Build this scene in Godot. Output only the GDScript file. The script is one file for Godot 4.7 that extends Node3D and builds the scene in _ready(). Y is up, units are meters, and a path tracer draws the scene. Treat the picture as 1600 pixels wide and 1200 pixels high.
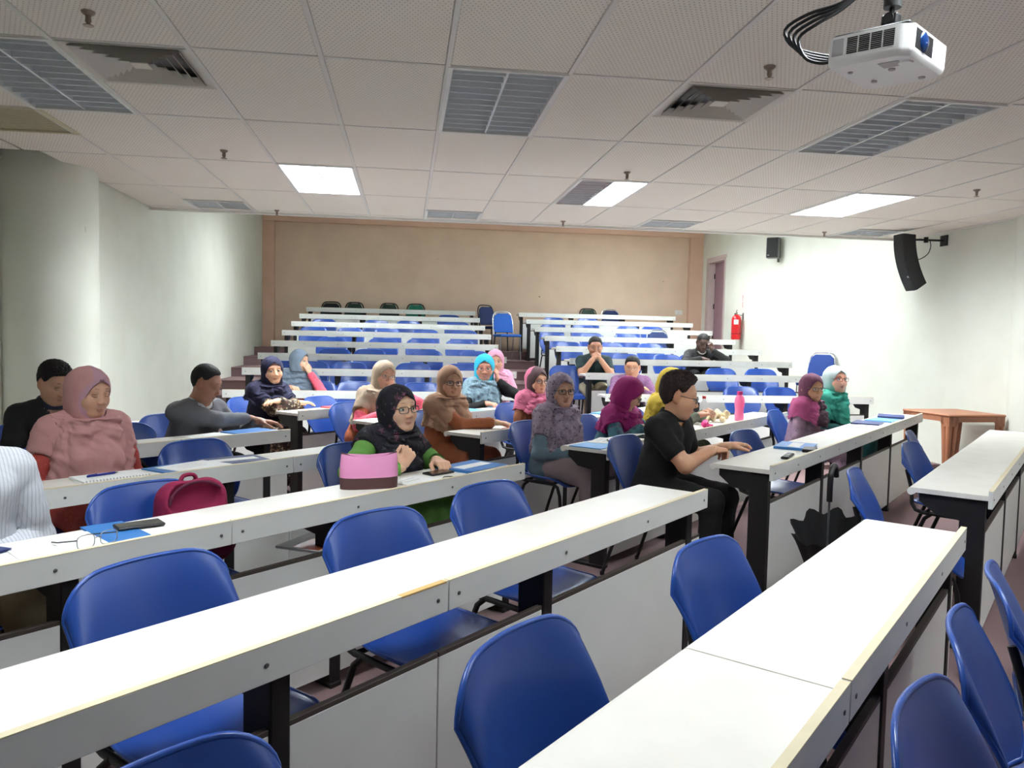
extends Node3D
# A terraced lecture room seen from its front corner: x runs along the back wall, z towards the viewer, metres.
const CH := 1.37                 # height of the lens
const CEIL := 2.674              # suspended ceiling over the flat front half
const HIGH := 3.72               # ceiling over the terraces
const EDGE := -8.8               # where the suspended ceiling ends
const WL := -2.71
const WR := 6.0
const WB := -15.35
const WF := 3.2
const R2 := 1.41421356
const DESK := 0.72
var rng := RandomNumberGenerator.new()
var mats := {}
var taken := {}

# ------------------------------------------------------------------ mesh builder
class MB:
	var v := PackedVector3Array()
	var n := PackedVector3Array()
	var c := PackedColorArray()
	var i := PackedInt32Array()
	var col := Color.WHITE
	func vert(p: Vector3, nn: Vector3) -> int:
		v.append(p); n.append(nn); c.append(col)
		return v.size() - 1
	func tri(a: Vector3, b: Vector3, d: Vector3) -> void:      # clockwise seen from the front
		var nn := (d - a).cross(b - a).normalized()
		var k := v.size()
		vert(a, nn); vert(b, nn); vert(d, nn)
		i.append(k); i.append(k + 1); i.append(k + 2)
	func face(p: Array, toward: Vector3) -> void:              # convex polygon facing a direction
		var nn: Vector3 = (p[2] - p[0]).cross(p[1] - p[0])
		var q := p
		if nn.dot(toward) < 0.0:
			q = p.duplicate(); q.reverse()
		for k in range(1, q.size() - 1):
			tri(q[0], q[k], q[k + 1])
	func box(ctr: Vector3, s: Vector3, b := 0.0, t := Basis.IDENTITY) -> MB:
		var h := s * 0.5
		var e := minf(b, minf(h.x, minf(h.y, h.z)) * 0.9)
		for ax in 3:
			for sg in [-1.0, 1.0]:
				var nn := Vector3.ZERO; nn[ax] = sg
				var a1 := (ax + 1) % 3
				var a2 := (ax + 2) % 3
				var q := []
				for k in [[-1, -1], [1, -1], [1, 1], [-1, 1]]:
					var p := Vector3.ZERO
					p[ax] = sg * h[ax]; p[a1] = k[0] * (h[a1] - e); p[a2] = k[1] * (h[a2] - e)
					q.append(ctr + t * p)
				face(q, t * nn)
		if e > 0.0:
			for ax in 3:
				var a1 := (ax + 1) % 3
				var a2 := (ax + 2) % 3
				for s1 in [-1.0, 1.0]:
					for s2 in [-1.0, 1.0]:
						var q := []
						for k in [[0, -1], [1, -1], [1, 1], [0, 1]]:
							var p := Vector3.ZERO
							p[ax] = k[1] * (h[ax] - e)
							p[a1] = s1 * (h[a1] - (e if k[0] == 1 else 0.0)); p[a2] = s2 * (h[a2] - (0.0 if k[0] == 1 else e))
							q.append(ctr + t * p)
						var nn := Vector3.ZERO; nn[a1] = s1; nn[a2] = s2
						face(q, t * nn)
			for sx in [-1.0, 1.0]:
				for sy in [-1.0, 1.0]:
					for sz in [-1.0, 1.0]:
						face([ctr + t * Vector3(sx * h.x, sy * (h.y - e), sz * (h.z - e)), ctr + t * Vector3(sx * (h.x - e), sy * h.y, sz * (h.z - e)), ctr + t * Vector3(sx * (h.x - e), sy * (h.y - e), sz * h.z)], t * Vector3(sx, sy, sz))
		return self
	# a strip of rings joined smoothly; every ring has the same number of points
	func loft(rings: Array, closed := true, cap0 := true, cap1 := true, wrap := false) -> MB:
		var m: int = rings[0].size()
		var base := v.size()
		var nr := rings.size()
		for r in rings:
			for p in r:
				vert(p, Vector3.ZERO)
		var last := m if closed else m - 1
		for a in (nr if wrap else nr - 1):
			for k in last:
				var p0 := base + a * m + k
				var p1 := base + a * m + (k + 1) % m
				var q0 := base + ((a + 1) % nr) * m + k
				var q1 := base + ((a + 1) % nr) * m + (k + 1) % m
				_t(p0, q0, p1); _t(p1, q0, q1)
		for k in range(base, v.size()):
			n[k] = n[k].normalized() if n[k].length_squared() > 0.0 else Vector3.UP
		if closed and not wrap:
			if cap0: _cap(rings[0], rings[0][0] - rings[1][0], rings, 0)
			if cap1: _cap(rings[nr - 1], rings[nr - 1][0] - rings[nr - 2][0], rings, 1)
		return self
	func _t(a: int, b: int, d: int) -> void:
		var nn := (v[d] - v[a]).cross(v[b] - v[a])
		n[a] += nn; n[b] += nn; n[d] += nn
		i.append(a); i.append(b); i.append(d)
	func _cap(r, _dir: Vector3, rings: Array, which: int) -> void:
		var ctr := Vector3.ZERO
		for p in r: ctr += p
		ctr /= r.size()
		var o = rings[1] if which == 0 else rings[rings.size() - 2]
		var oc := Vector3.ZERO
		for p in o: oc += p
		oc /= o.size()
		var dir := ctr - oc
		for k in r.size():
			face([ctr, r[k], r[(k + 1) % r.size()]], dir)
	func tube(path: Array, r, seg := 8, cap := true, closed := false) -> MB:
		var rings := []
		var up := Vector3.UP
		var cnt := path.size()
		var prev := Vector3.ZERO
		for k in cnt:
			var a: Vector3 = path[(k - 1 + cnt) % cnt] if closed else path[maxi(k - 1, 0)]
			var b: Vector3 = path[(k + 1) % cnt] if closed else path[mini(k + 1, cnt - 1)]
			var d := (b - a).normalized()
			var x: Vector3
			if k == 0:
				up = Vector3.RIGHT if absf(d.y) > 0.9 else Vector3.UP
				x = d.cross(up).normalized()
			else:
				x = (prev - d * prev.dot(d)).normalized()
			prev = x
			var y := d.cross(x).normalized()
			var rr: float = r[k] if r is Array else r
			var ring := PackedVector3Array()
			for j in seg:
				var t := TAU * j / seg
				ring.append(path[k] + (x * cos(t) + y * sin(t)) * rr)
			rings.append(ring)
		return loft(rings, true, cap, cap, closed)
	func lathe(prof: Array, seg := 24, at := Vector3.ZERO, t := Basis.IDENTITY) -> MB:   # prof: [r, y] bottom to top
		var rings := []
		for p in prof:
			var ring := PackedVector3Array()
			for j in seg:
				var a := TAU * j / seg
				ring.append(at + t * Vector3(maxf(p[0], 0.0002) * cos(a), p[1], maxf(p[0], 0.0002) * sin(a)))
			rings.append(ring)
		rings.reverse()
		return loft(rings)
	# a plate of constant outline pushed along a direction
	func prism(outline: Array, push: Vector3) -> MB:
		var ctr := Vector3.ZERO
		for p in outline: ctr += p
		ctr /= outline.size()
		var tris := Geometry2D.triangulate_polygon(_flat(outline, push))
		for k in range(0, tris.size(), 3):
			face([outline[tris[k]], outline[tris[k + 1]], outline[tris[k + 2]]], -push)
			face([outline[tris[k]] + push, outline[tris[k + 1]] + push, outline[tris[k + 2]] + push], push)
		var x := _axes(push)
		var turn := 0.0
		for k in outline.size():
			var a: Vector3 = outline[k] - ctr
			var b: Vector3 = outline[(k + 1) % outline.size()] - ctr
			turn += a.cross(b).dot(push)
		for k in outline.size():
			var a: Vector3 = outline[k]
			var b: Vector3 = outline[(k + 1) % outline.size()]
			face([a, b, b + push, a + push], (b - a).cross(push) * signf(turn))
		return self
	func _axes(push: Vector3) -> Array:
		var d := push.normalized()
		var x := d.cross(Vector3.UP if absf(d.y) < 0.9 else Vector3.RIGHT).normalized()
		return [x, d.cross(x)]
	func _flat(outline: Array, push: Vector3) -> PackedVector2Array:
		var ax := _axes(push)
		var out := PackedVector2Array()
		for p in outline:
			out.append(Vector2(p.dot(ax[0]), p.dot(ax[1])))
		return out
	# a surface f(s,t) with thickness, s and t from 0 to 1
	func sheet(f: Callable, ns: int, nt: int, th: float, edge := 0.0) -> MB:
		var g := []
		for a in ns + 1:
			var row := []
			for b in nt + 1:
				row.append(f.call(float(a) / ns, float(b) / nt))
			g.append(row)
		var nor := []
		for a in ns + 1:
			var row := []
			for b in nt + 1:
				var du: Vector3 = g[mini(a + 1, ns)][b] - g[maxi(a - 1, 0)][b]
				var dv: Vector3 = g[a][mini(b + 1, nt)] - g[a][maxi(b - 1, 0)]
				row.append(dv.cross(du).normalized())
			nor.append(row)
		var rings := []
		for a in ns + 1:
			var ring := PackedVector3Array()
			for b in nt + 1:
				ring.append(g[a][b] + nor[a][b] * th * 0.5)
			for b in range(nt, -1, -1):
				ring.append(g[a][b] - nor[a][b] * th * 0.5)
			rings.append(ring)
		loft(rings, true, false, false)
		for e in [0, ns]:
			for b in nt:
				var r: PackedVector3Array = rings[e]
				face([r[b], r[b + 1], r[2 * nt - b], r[2 * nt + 1 - b]], g[e][b] - g[1 if e == 0 else ns - 1][b])
		return self
	func mesh(into: ArrayMesh = null) -> ArrayMesh:
		var a := []
		a.resize(Mesh.ARRAY_MAX)
		a[Mesh.ARRAY_VERTEX] = v
		a[Mesh.ARRAY_NORMAL] = n
		a[Mesh.ARRAY_COLOR] = c
		a[Mesh.ARRAY_INDEX] = i
		var m := into if into else ArrayMesh.new()
		m.add_surface_from_arrays(Mesh.PRIMITIVE_TRIANGLES, a)
		return m
	func uvs(f: Callable) -> Array:
		var t := PackedVector2Array()
		for k in v.size():
			t.append(f.call(v[k], n[k]))
		var a := []
		a.resize(Mesh.ARRAY_MAX)
		a[Mesh.ARRAY_VERTEX] = v
		a[Mesh.ARRAY_NORMAL] = n
		a[Mesh.ARRAY_TEX_UV] = t
		a[Mesh.ARRAY_INDEX] = i
		return a

# ------------------------------------------------------------------ nodes
func numbered(called: String) -> String:
	taken[called] = taken.get(called, -1) + 1
	return called if taken[called] == 0 else "%s_%03d" % [called, taken[called]]

func part(called: String, what, m: Material, parent: Node, label := "") -> MeshInstance3D:
	var o := MeshInstance3D.new()
	o.name = called
	o.mesh = what.mesh() if what is MB else what
	if m: o.material_override = m
	o.cast_shadow = GeometryInstance3D.SHADOW_CASTING_SETTING_ON
	parent.add_child(o, true)
	if label: o.set_meta("label", label)
	return o

func thing(called: String, label: String, category: String, at := Vector3.ZERO, turn := 0.0, group := "") -> Node3D:
	var o := Node3D.new()
	o.name = numbered(called)
	add_child(o, true)
	o.position = at
	o.rotation.y = turn
	o.set_meta("label", label)
	o.set_meta("category", category)
	if group: o.set_meta("group", group)
	return o

func struct(called: String, label := "") -> Node3D:
	var o := Node3D.new()
	o.name = called
	add_child(o, true)
	o.set_meta("kind", "structure")
	if label:
		o.set_meta("label", label)
		o.set_meta("category", called.split("_")[0])
	return o

func copy(o: Node3D, called: String, label: String, at: Vector3, turn: float, group := "") -> Node3D:
	var c: Node3D = o.duplicate()
	c.name = numbered(called)
	add_child(c, true)
	c.position = at
	c.rotation.y = turn
	c.set_meta("label", label)
	if group: c.set_meta("group", group)
	return c

func row(u: float, v: float, y := 0.0) -> Vector3:    # the slanted front rows: u along a row, v towards the front
	return Vector3((u + v) / R2, y, (v - u) / R2)

func srgb(r: int, g: int, b: int) -> Color:
	return Color(r / 255.0, g / 255.0, b / 255.0)

func mat(key: String, c: Color, rough := 0.6, metal := 0.0) -> StandardMaterial3D:
	if mats.has(key): return mats[key]
	var m := StandardMaterial3D.new()
	m.albedo_color = c
	m.roughness = rough
	m.metallic = metal
	mats[key] = m
	return m

func noise_tex(sz: int, freq: float, ramp: Array, sd := 1, octaves := 4, kind := FastNoiseLite.TYPE_SIMPLEX_SMOOTH) -> NoiseTexture2D:
	var nz := FastNoiseLite.new()
	nz.seed = sd; nz.frequency = freq; nz.noise_type = kind; nz.fractal_octaves = octaves
	var t := NoiseTexture2D.new()
	t.width = sz; t.height = sz; t.seamless = true; t.noise = nz; t.generate_mipmaps = true
	var g := Gradient.new()
	var off := PackedFloat32Array()
	var cs := PackedColorArray()
	for r in ramp:
		off.append(r[0]); cs.append(r[1])
	g.offsets = off; g.colors = cs
	t.color_ramp = g
	return t

func grain(key: String, c: Color, rough: float, tex: Texture2D, scale: float, world := true) -> StandardMaterial3D:
	var m := mat(key, c, rough)
	m.albedo_texture = tex
	m.uv1_triplanar = true
	m.uv1_world_triplanar = world
	m.uv1_scale = Vector3.ONE * scale
	return m

func img_tex(w: int, h: int, f: Callable) -> ImageTexture:
	var im := Image.create(w, h, false, Image.FORMAT_RGB8)
	for y in h:
		for x in w:
			im.set_pixel(x, y, f.call(x, y))
	im.generate_mipmaps()
	return ImageTexture.create_from_image(im)

# ------------------------------------------------------------------ camera, light, exposure
func setup_view() -> void:
	var cam := Camera3D.new()
	cam.name = "camera"
	add_child(cam)
	cam.position = Vector3(0, CH, 0)
	cam.rotation_degrees = Vector3(-3.355, -7.874, 1.225)
	cam.fov = 52.83
	cam.near = 0.05
	cam.current = true
	var we := WorldEnvironment.new()
	we.name = "environment"
	var e := Environment.new()
	e.background_mode = Environment.BG_COLOR
	e.background_color = Color(0.02, 0.02, 0.02)
	e.tonemap_mode = Environment.TONE_MAPPER_LINEAR
	e.tonemap_exposure = EXPOSURE
	e.sdfgi_enabled = true
	e.ssao_enabled = true
	e.ssil_enabled = true
	we.environment = e
	add_child(we)

const EXPOSURE := 2.3
const LAMP := 6.8                # light of one fitting over the flat floor
const LAMP_HIGH := 6.5           # light of one fitting over the terraces

func area_light(at: Vector3, sx: float, sz: float, energy: float, parent: Node3D) -> void:
	var l := AreaLight3D.new()
	l.name = "tube_light"
	l.area_size = Vector2(sx, sz)
	l.light_energy = energy
	l.light_color = Color(0.965, 0.99, 1.0)
	l.shadow_enabled = true
	l.area_range = 30.0
	l.area_attenuation = 2.0
	l.position = at
	l.rotation_degrees = Vector3(-90, 0, 0)
	parent.add_child(l, true)

# ------------------------------------------------------------------ materials of the room
func make_materials() -> void:
	var W := Color.WHITE
	var paint := noise_tex(512, 0.006, [[0.0, Color(0.965, 0.965, 0.955)], [0.5, Color(0.985, 0.985, 0.98)], [1.0, W]], 3, 5)
	grain("wall_white", srgb(222, 224, 213), 0.75, paint, 0.45)
	grain("wall_peach", srgb(222, 196, 174), 0.8, noise_tex(512, 0.008, [[0.0, Color(0.955, 0.95, 0.945)], [0.55, Color(0.98, 0.98, 0.975)], [1.0, W]], 5, 5), 0.4)
	grain("frame_peach", srgb(220, 182, 160), 0.8, paint, 0.4)
	var pile := noise_tex(512, 0.25, [[0.0, Color(0.62, 0.6, 0.6)], [0.5, Color(0.88, 0.87, 0.87)], [1.0, W]], 7, 3)
	grain("carpet_mauve", srgb(146, 120, 120), 0.97, pile, 1.6)
	# mineral fibre ceiling tile with rows of pin holes
	var holes := img_tex(256, 256, func(x: int, y: int) -> Color:
		var gx := (x + (16 if (y / 32) % 2 == 1 else 0)) % 32 - 16
		var gy := y % 32 - 16
		var d := sqrt(float(gx * gx + gy * gy))
		var s := 1.0 - 0.26 * clampf((6.5 - d) / 3.0, 0.0, 1.0)
		return Color(s, s, s))
	grain("ceiling_tile", srgb(240, 234, 225), 0.9, holes, 1.0 / 0.17)
	mat("grid_bar", srgb(226, 223, 217), 0.5)
	mat("grid_dark", srgb(60, 58, 56), 0.8)
	mat("fitting_white", srgb(226, 226, 222), 0.4)
	mat("louvre", srgb(222, 227, 231), 0.35, 0.25)
	mat("reflector", srgb(226, 230, 233), 0.5, 0.0)
	mat("reflector_pink", srgb(208, 118, 128), 0.4, 0.2)
	mat("tube_off", srgb(222, 222, 218), 0.3)
	var g := mat("tube_glow", W, 0.5)
	g.emission_enabled = true; g.emission = Color(1.0, 0.99, 0.97); g.emission_energy_multiplier = 1.6
	var g2 := mat("panel_glow", W, 0.5)
	g2.emission_enabled = true; g2.emission = Color(1.0, 0.99, 0.97); g2.emission_energy_multiplier = 1.3
	mat("vent_white", srgb(214, 210, 201), 0.5)
	mat("vent_cream", srgb(206, 198, 170), 0.6)
	mat("dark_hole", srgb(26, 25, 25), 0.9)
	mat("brass", srgb(150, 134, 122), 0.4, 0.6)
	mat("black_metal", srgb(24, 23, 24), 0.45, 0.2)
	mat("black_plastic", srgb(22, 22, 24), 0.4)
	mat("chrome", srgb(215, 216, 220), 0.16, 1.0)
	mat("steel_screw", srgb(120, 122, 124), 0.4, 0.8)
	# furniture
	var lam := noise_tex(256, 0.02, [[0.0, Color(0.965, 0.965, 0.96)], [1.0, W]], 11, 3)
	grain("laminate", srgb(238, 235, 227), 0.36, lam, 0.8)
	grain("lip_board", srgb(234, 236, 232), 0.45, lam, 0.8)
	grain("edge_band", srgb(226, 214, 182), 0.5, lam, 2.0)
	mat("panel_edge", srgb(72, 64, 56), 0.6)
	grain("black_leg", srgb(23, 21, 22), 0.6, noise_tex(256, 0.05, [[0.0, Color(0.75, 0.72, 0.7)], [0.8, Color(0.95, 0.95, 0.95)], [1.0, W]], 4, 4), 1.4)
	var bl := mat("blue_plastic", srgb(30, 66, 142), 0.34)
	bl.uv1_triplanar = true
	bl.uv1_scale = Vector3.ONE * 16.0
	var nm := NoiseTexture2D.new()
	nm.width = 256; nm.height = 256; nm.seamless = true; nm.as_normal_map = true; nm.bump_strength = 1.2
	var fz := FastNoiseLite.new(); fz.frequency = 0.12; fz.seed = 9
	nm.noise = fz
	bl.normal_enabled = true; bl.normal_texture = nm; bl.normal_scale = 0.12
	mat("blue_rim", srgb(36, 76, 158), 0.28)
	mat("door_mauve", srgb(150, 118, 128), 0.5)
	mat("door_frame", srgb(196, 178, 176), 0.5)

# ------------------------------------------------------------------ the room
const TIER := [[-7.93, 0.06], [-8.87, 0.243], [-9.80, 0.39], [-10.74, 0.537], [-11.67, 0.684], [-12.61, 0.831], [-13.54, 0.978], [-14.47, 1.125]]
# lip plane of the straight desk on each terrace
func tier_z(k: int) -> float: return -8.008 - 0.9345 * k
func tier_y(k: int) -> float: return TIER[k][1]

func build_room() -> void:
	var wm: Material = mats.wall_white
	# floor and terraces
	var fl := struct("floor", "mauve carpet floor rising in carpeted steps")
	part("carpet", MB.new().box(Vector3(1.5, -0.1, (WF + WB) / 2), Vector3(9.6, 0.2, WF - WB + 0.4)), mats.carpet_mauve, fl)
	for k in TIER.size():
		var z0: float = TIER[k][0]
		var y1: float = TIER[k][1]
		var y0: float = 0.0 if k == 0 else TIER[k - 1][1]
		var step := part("tier_step", MB.new().box(Vector3((WL + WR) / 2, (y0 + y1) / 2 - 0.005, (z0 + WB) / 2), Vector3(WR - WL, y1 - y0, z0 - WB)), mats.carpet_mauve, fl)
		part("tread", MB.new().box(Vector3((WL + WR) / 2, y1 - 0.009, (z0 + WB) / 2 + 0.006), Vector3(WR - WL, 0.018, z0 - WB + 0.012), 0.004), mats.carpet_mauve, step)
	# walls
	var wl := struct("wall_left", "off-white painted side wall beside the left steps")
	part("plaster", MB.new().box(Vector3(WL - 0.1, 2.0, (WB - 7.0) / 2), Vector3(0.2, 4.2, -7.0 - WB)), wm, wl)
	part("plaster", MB.new().box(Vector3(-3.22, 2.0, (WF - 7.0) / 2 + 0.05), Vector3(0.2, 4.2, WF + 7.1)), wm, wl)
	part("plaster", MB.new().box(Vector3(-2.96, 2.0, -7.1), Vector3(0.5, 4.2, 0.2)), wm, wl)
	var cl := struct("wall_column_left", "round off-white plastered column against the left wall")
	part("shaft", MB.new().lathe([[0.405, 0.0], [0.405, 1.4], [0.405, CEIL + 0.1]], 48, Vector3(-2.965, 0, -6.885)), wm, cl)
	var cr := struct("wall_column_right", "round off-white plastered column against the right wall")
	part("shaft", MB.new().lathe([[0.42, 0.0], [0.42, 1.4], [0.42, CEIL + 0.1]], 48, Vector3(6.33, 0, -6.75)), wm, cr)
	var wb := struct("wall_back", "peach back wall framed by a shallow beam and pilasters")
	part("plaster", MB.new().box(Vector3(1.645, 2.0, WB - 0.1), Vector3(9.4, 4.2, 0.2)), mats.wall_peach, wb)
	part("beam", MB.new().box(Vector3(1.645, 3.62, WB + 0.06), Vector3(8.71, 0.24, 0.12), 0.004), mats.frame_peach, wb)
	for s in [[WL + 0.11, 0.22], [WR - 0.14, 0.28]]:
		part("pilaster", MB.new().box(Vector3(s[0], 1.75, WB + 0.055), Vector3(s[1], 3.5, 0.11), 0.004), mats.frame_peach, wb)
	for p in [[2.64, 2.22, 0.012], [5.2, 2.6, 0.008], [0.6, 2.9, 0.006]]:
		part("nail_hole", MB.new().lathe([[p[2], 0.0], [p[2], 0.004]], 10, Vector3(p[0], p[1], WB - 0.001), Basis(Vector3.RIGHT, PI / 2)), mats.dark_hole, wb)
	var wr := struct("wall_right", "off-white painted side wall with the door")
	var dz0 := -14.97
	var dz1 := -14.1
	part("plaster", MB.new().box(Vector3(WR + 0.1, 2.0, (WF + dz1) / 2), Vector3(0.2, 4.2, WF - dz1)), wm, wr)
	part("plaster", MB.new().box(Vector3(WR + 0.1, 3.55, (dz0 + dz1) / 2), Vector3(0.2, 1.1, dz1 - dz0)), wm, wr)
	part("plaster", MB.new().box(Vector3(WR + 0.1, 0.5, (dz0 + dz1) / 2), Vector3(0.2, 1.2, dz1 - dz0)), wm, wr)
	part("plaster", MB.new().box(Vector3(WR + 0.1, 2.0, (WB + dz0) / 2), Vector3(0.2, 4.2, dz0 - WB)), wm, wr)
	var d := struct("door_1", "mauve door set deep in a pale frame")
	part("leaf", MB.new().box(Vector3(WR + 0.15, 2.05, (dz0 + dz1) / 2), Vector3(0.045, 1.88, dz1 - dz0 - 0.03), 0.003), mats.door_mauve, d)
	part("frame", MB.new().box(Vector3(WR + 0.08, 2.06, dz0 + 0.03), Vector3(0.18, 1.9, 0.06), 0.004).box(Vector3(WR + 0.08, 2.06, dz1 - 0.03), Vector3(0.18, 1.9, 0.06), 0.004).box(Vector3(WR + 0.08, 2.985, (dz0 + dz1) / 2), Vector3(0.18, 0.05, dz1 - dz0), 0.004), mats.door_frame, d)
	part("architrave", MB.new().box(Vector3(WR - 0.008, 2.06, dz0 - 0.02), Vector3(0.016, 1.9, 0.06), 0.003).box(Vector3(WR - 0.008, 3.03, (dz0 + dz1) / 2), Vector3(0.016, 0.06, dz1 - dz0 + 0.1), 0.003), mats.door_frame, d)
	for y in [1.5, 2.1, 2.7]:
		part("hinge", MB.new().box(Vector3(WR + 0.115, y, dz0 + 0.065), Vector3(0.02, 0.1, 0.014), 0.002), mats.black_metal, d)
	var wf := struct("wall_front", "off-white wall at the front of the room")
	part("plaster", MB.new().box(Vector3(1.5, 2.0, WF + 0.1), Vector3(9.7, 4.2, 0.2)), wm, wf)
	# hooked hardware and marks on the walls
	part("wall_chip", MB.new().box(Vector3(-2.588, 2.18, -6.745), Vector3(0.006, 0.05, 0.008), 0.001, Basis(Vector3.UP, 0.35)), mats.edge_band, cl)

func build_ceiling() -> void:
	var ce := struct("ceiling", "suspended ceiling of pale perforated tiles in a metal grid")
	part("slab", MB.new().box(Vector3(1.5, CEIL + 0.18, (WF + EDGE) / 2), Vector3(9.6, 0.1, WF - EDGE)), mats.fitting_white, ce)
	part("bulkhead", MB.new().box(Vector3(1.5, (CEIL + HIGH) / 2 + 0.005, EDGE + 0.03), Vector3(9.2, HIGH - CEIL + 0.01, 0.06)), mats.wall_white, ce)
	part("high_slab", MB.new().box(Vector3(1.5, HIGH + 0.06, (EDGE + WB) / 2), Vector3(9.6, 0.12, EDGE - WB + 0.4)), mats.wall_white, ce)
	part("front_field", MB.new().box(Vector3(1.44, CEIL + 0.012, (WF - 0.23) / 2), Vector3(9.12, 0.02, WF + 0.23)), mats.ceiling_tile, ce)
	var taken_cells := {}
	for c in [[-4, 0], [0, 0], [4, 0], [-2, 2], [2, 2], [6, 2], [-2, -2], [2, -2], [6, -2]]:
		taken_cells[Vector2i(c[0], c[1])] = "full"
	for c in [[-3, 0], [2, 0], [-5, 1]]:
		taken_cells[Vector2i(c[0], c[1])] = "half"
	for c in [-4, 0, 4, 8]:
		taken_cells[Vector2i(c, 3)] = "rear"
	var tiles := {}
	for r in range(-3, 5):
		for c in range(-6, 10):
			var x0 := maxf(0.185 + 0.6 * c, -3.12 if r < 2 else WL)
			var x1 := minf(0.185 + 0.6 * (c + 1), WR)
			if x1 - x0 < 0.05: continue
			var z1 := -3.83 - 1.2 * r
			var z0 := maxf(z1 - 1.2, EDGE + 0.06) if r < 4 else EDGE + 0.03
			var what: String = taken_cells.get(Vector2i(c, r), "")
			if what == "full": continue
			if what == "half": z1 -= 0.6
			if what == "rear": z0 = -8.13
			var sz := Vector3(x1 - x0 - 0.026, 0.012, z1 - z0 - 0.026)
			if sz.z < 0.02: continue
			var key := "%.3f %.3f" % [sz.x, sz.z]
			if not tiles.has(key):
				tiles[key] = MB.new().box(Vector3.ZERO, sz, 0.003).mesh()
			var t := part("tile", tiles[key], mats.ceiling_tile, ce)
			t.position = Vector3((x0 + x1) / 2, CEIL + 0.012, (z0 + z1) / 2)
	# grid: long bars run away from the viewer, short bars between them
	for c in range(-5, 10):
		var x := 0.185 + 0.6 * c
		if x < WL: continue
		part("grid_bar", MB.new().box(Vector3(x, CEIL + 0.008, (-0.23 + EDGE) / 2), Vector3(0.024, 0.014, -0.23 - EDGE), 0.002), mats.grid_bar, ce)
	var short := MB.new().box(Vector3.ZERO, Vector3(0.576, 0.01, 0.02), 0.002).mesh()
	for r in range(-3, 5):
		for c in range(-5, 10):
			var b := part("grid_bar", short, mats.grid_bar, ce)
			b.position = Vector3(0.185 + 0.6 * c + 0.3, CEIL + 0.008, -3.83 - 1.2 * r)
			if c == 9: b.scale.x = 0.35; b.position.x = 5.8
			if c == -5: b.scale.x = 0.82; b.position.x = -2.46
	part("edge_trim", MB.new().box(Vector3(1.645, CEIL - 0.002, EDGE + 0.02), Vector3(8.71, 0.03, 0.05), 0.003), mats.grid_bar, ce)
	for s in [[-3.1, -3.5, 7.0], [WR - 0.015, -4.4, 8.8]]:
		part("wall_angle", MB.new().box(Vector3(s[0], CEIL + 0.002, s[1]), Vector3(0.03, 0.02, s[2]), 0.002), mats.grid_bar, ce)

# a recessed fitting: frame, trough, tubes and louvre blades; lit holds which halves burn
func fitting(at: Vector3, sz: float, lit: Array, label: String, energy: float, group := "") -> Node3D:
	var o := thing("ceiling_light", label, "ceiling light", at, 0.0, group)
	var hz := sz / 2
	part("frame", MB.new().box(Vector3(-0.287, 0.004, 0), Vector3(0.026, 0.014, sz), 0.002).box(Vector3(0.287, 0.004, 0), Vector3(0.026, 0.014, sz), 0.002).box(Vector3(0, 0.004, -hz + 0.013), Vector3(0.55, 0.014, 0.026), 0.002).box(Vector3(0, 0.004, hz - 0.013), Vector3(0.55, 0.014, 0.026), 0.002), mats.fitting_white, o)
	part("trough", MB.new().box(Vector3(-0.278, 0.06, 0), Vector3(0.006, 0.115, sz - 0.03)).box(Vector3(0.278, 0.06, 0), Vector3(0.006, 0.115, sz - 0.03)).box(Vector3(0, 0.06, -hz + 0.02), Vector3(0.56, 0.115, 0.006)).box(Vector3(0, 0.06, hz - 0.02), Vector3(0.56, 0.115, 0.006)), mats.reflector, o)
	for s in 2:
		var x := -0.139 + 0.278 * s
		var on: bool = lit[s]
		var pink: bool = (lit[0] != lit[1]) and not on
		part("reflector", MB.new().box(Vector3(x, 0.116, 0), Vector3(0.276, 0.008, sz - 0.04)), mats.panel_glow if on else (mats.reflector_pink if pink else mats.reflector), o)
		part("tube", MB.new().tube([Vector3(x, 0.102, -hz + 0.05), Vector3(x, 0.102, hz - 0.05)], 0.009, 10), mats.tube_glow if on else mats.tube_off, o)
		if on and lit[0] != lit[1]:
			area_light(Vector3(x, 0.088, 0), 0.24, sz - 0.1, energy * 0.5, o)
	if lit[0] and lit[1]:
		area_light(Vector3(0, 0.088, 0), 0.52, sz - 0.1, energy, o)
	if lit[0] != lit[1]: part("partition", MB.new().box(Vector3(0, 0.09, 0), Vector3(0.008, 0.052, sz - 0.04)), mats.reflector, o)
	part("divider", MB.new().box(Vector3(0, 0.034, 0), Vector3(0.012, 0.06, sz - 0.05), 0.002), mats.louvre, o)
	var nb := int(round(sz / 0.098))
	var blade := MB.new().box(Vector3.ZERO, Vector3(0.266, 0.058, 0.008), 0.002).mesh()
	for k in range(1, nb):
		for s in 2:
			var b := part("blade", blade, mats.louvre, o)
			b.position = Vector3(-0.139 + 0.278 * s, 0.034, -hz + sz * k / nb)
	return o

func cell(c: int, r: float, y := CEIL) -> Vector3:
	return Vector3(0.185 + 0.6 * c + 0.3, y, -3.83 - 1.2 * r - 0.6)

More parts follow.
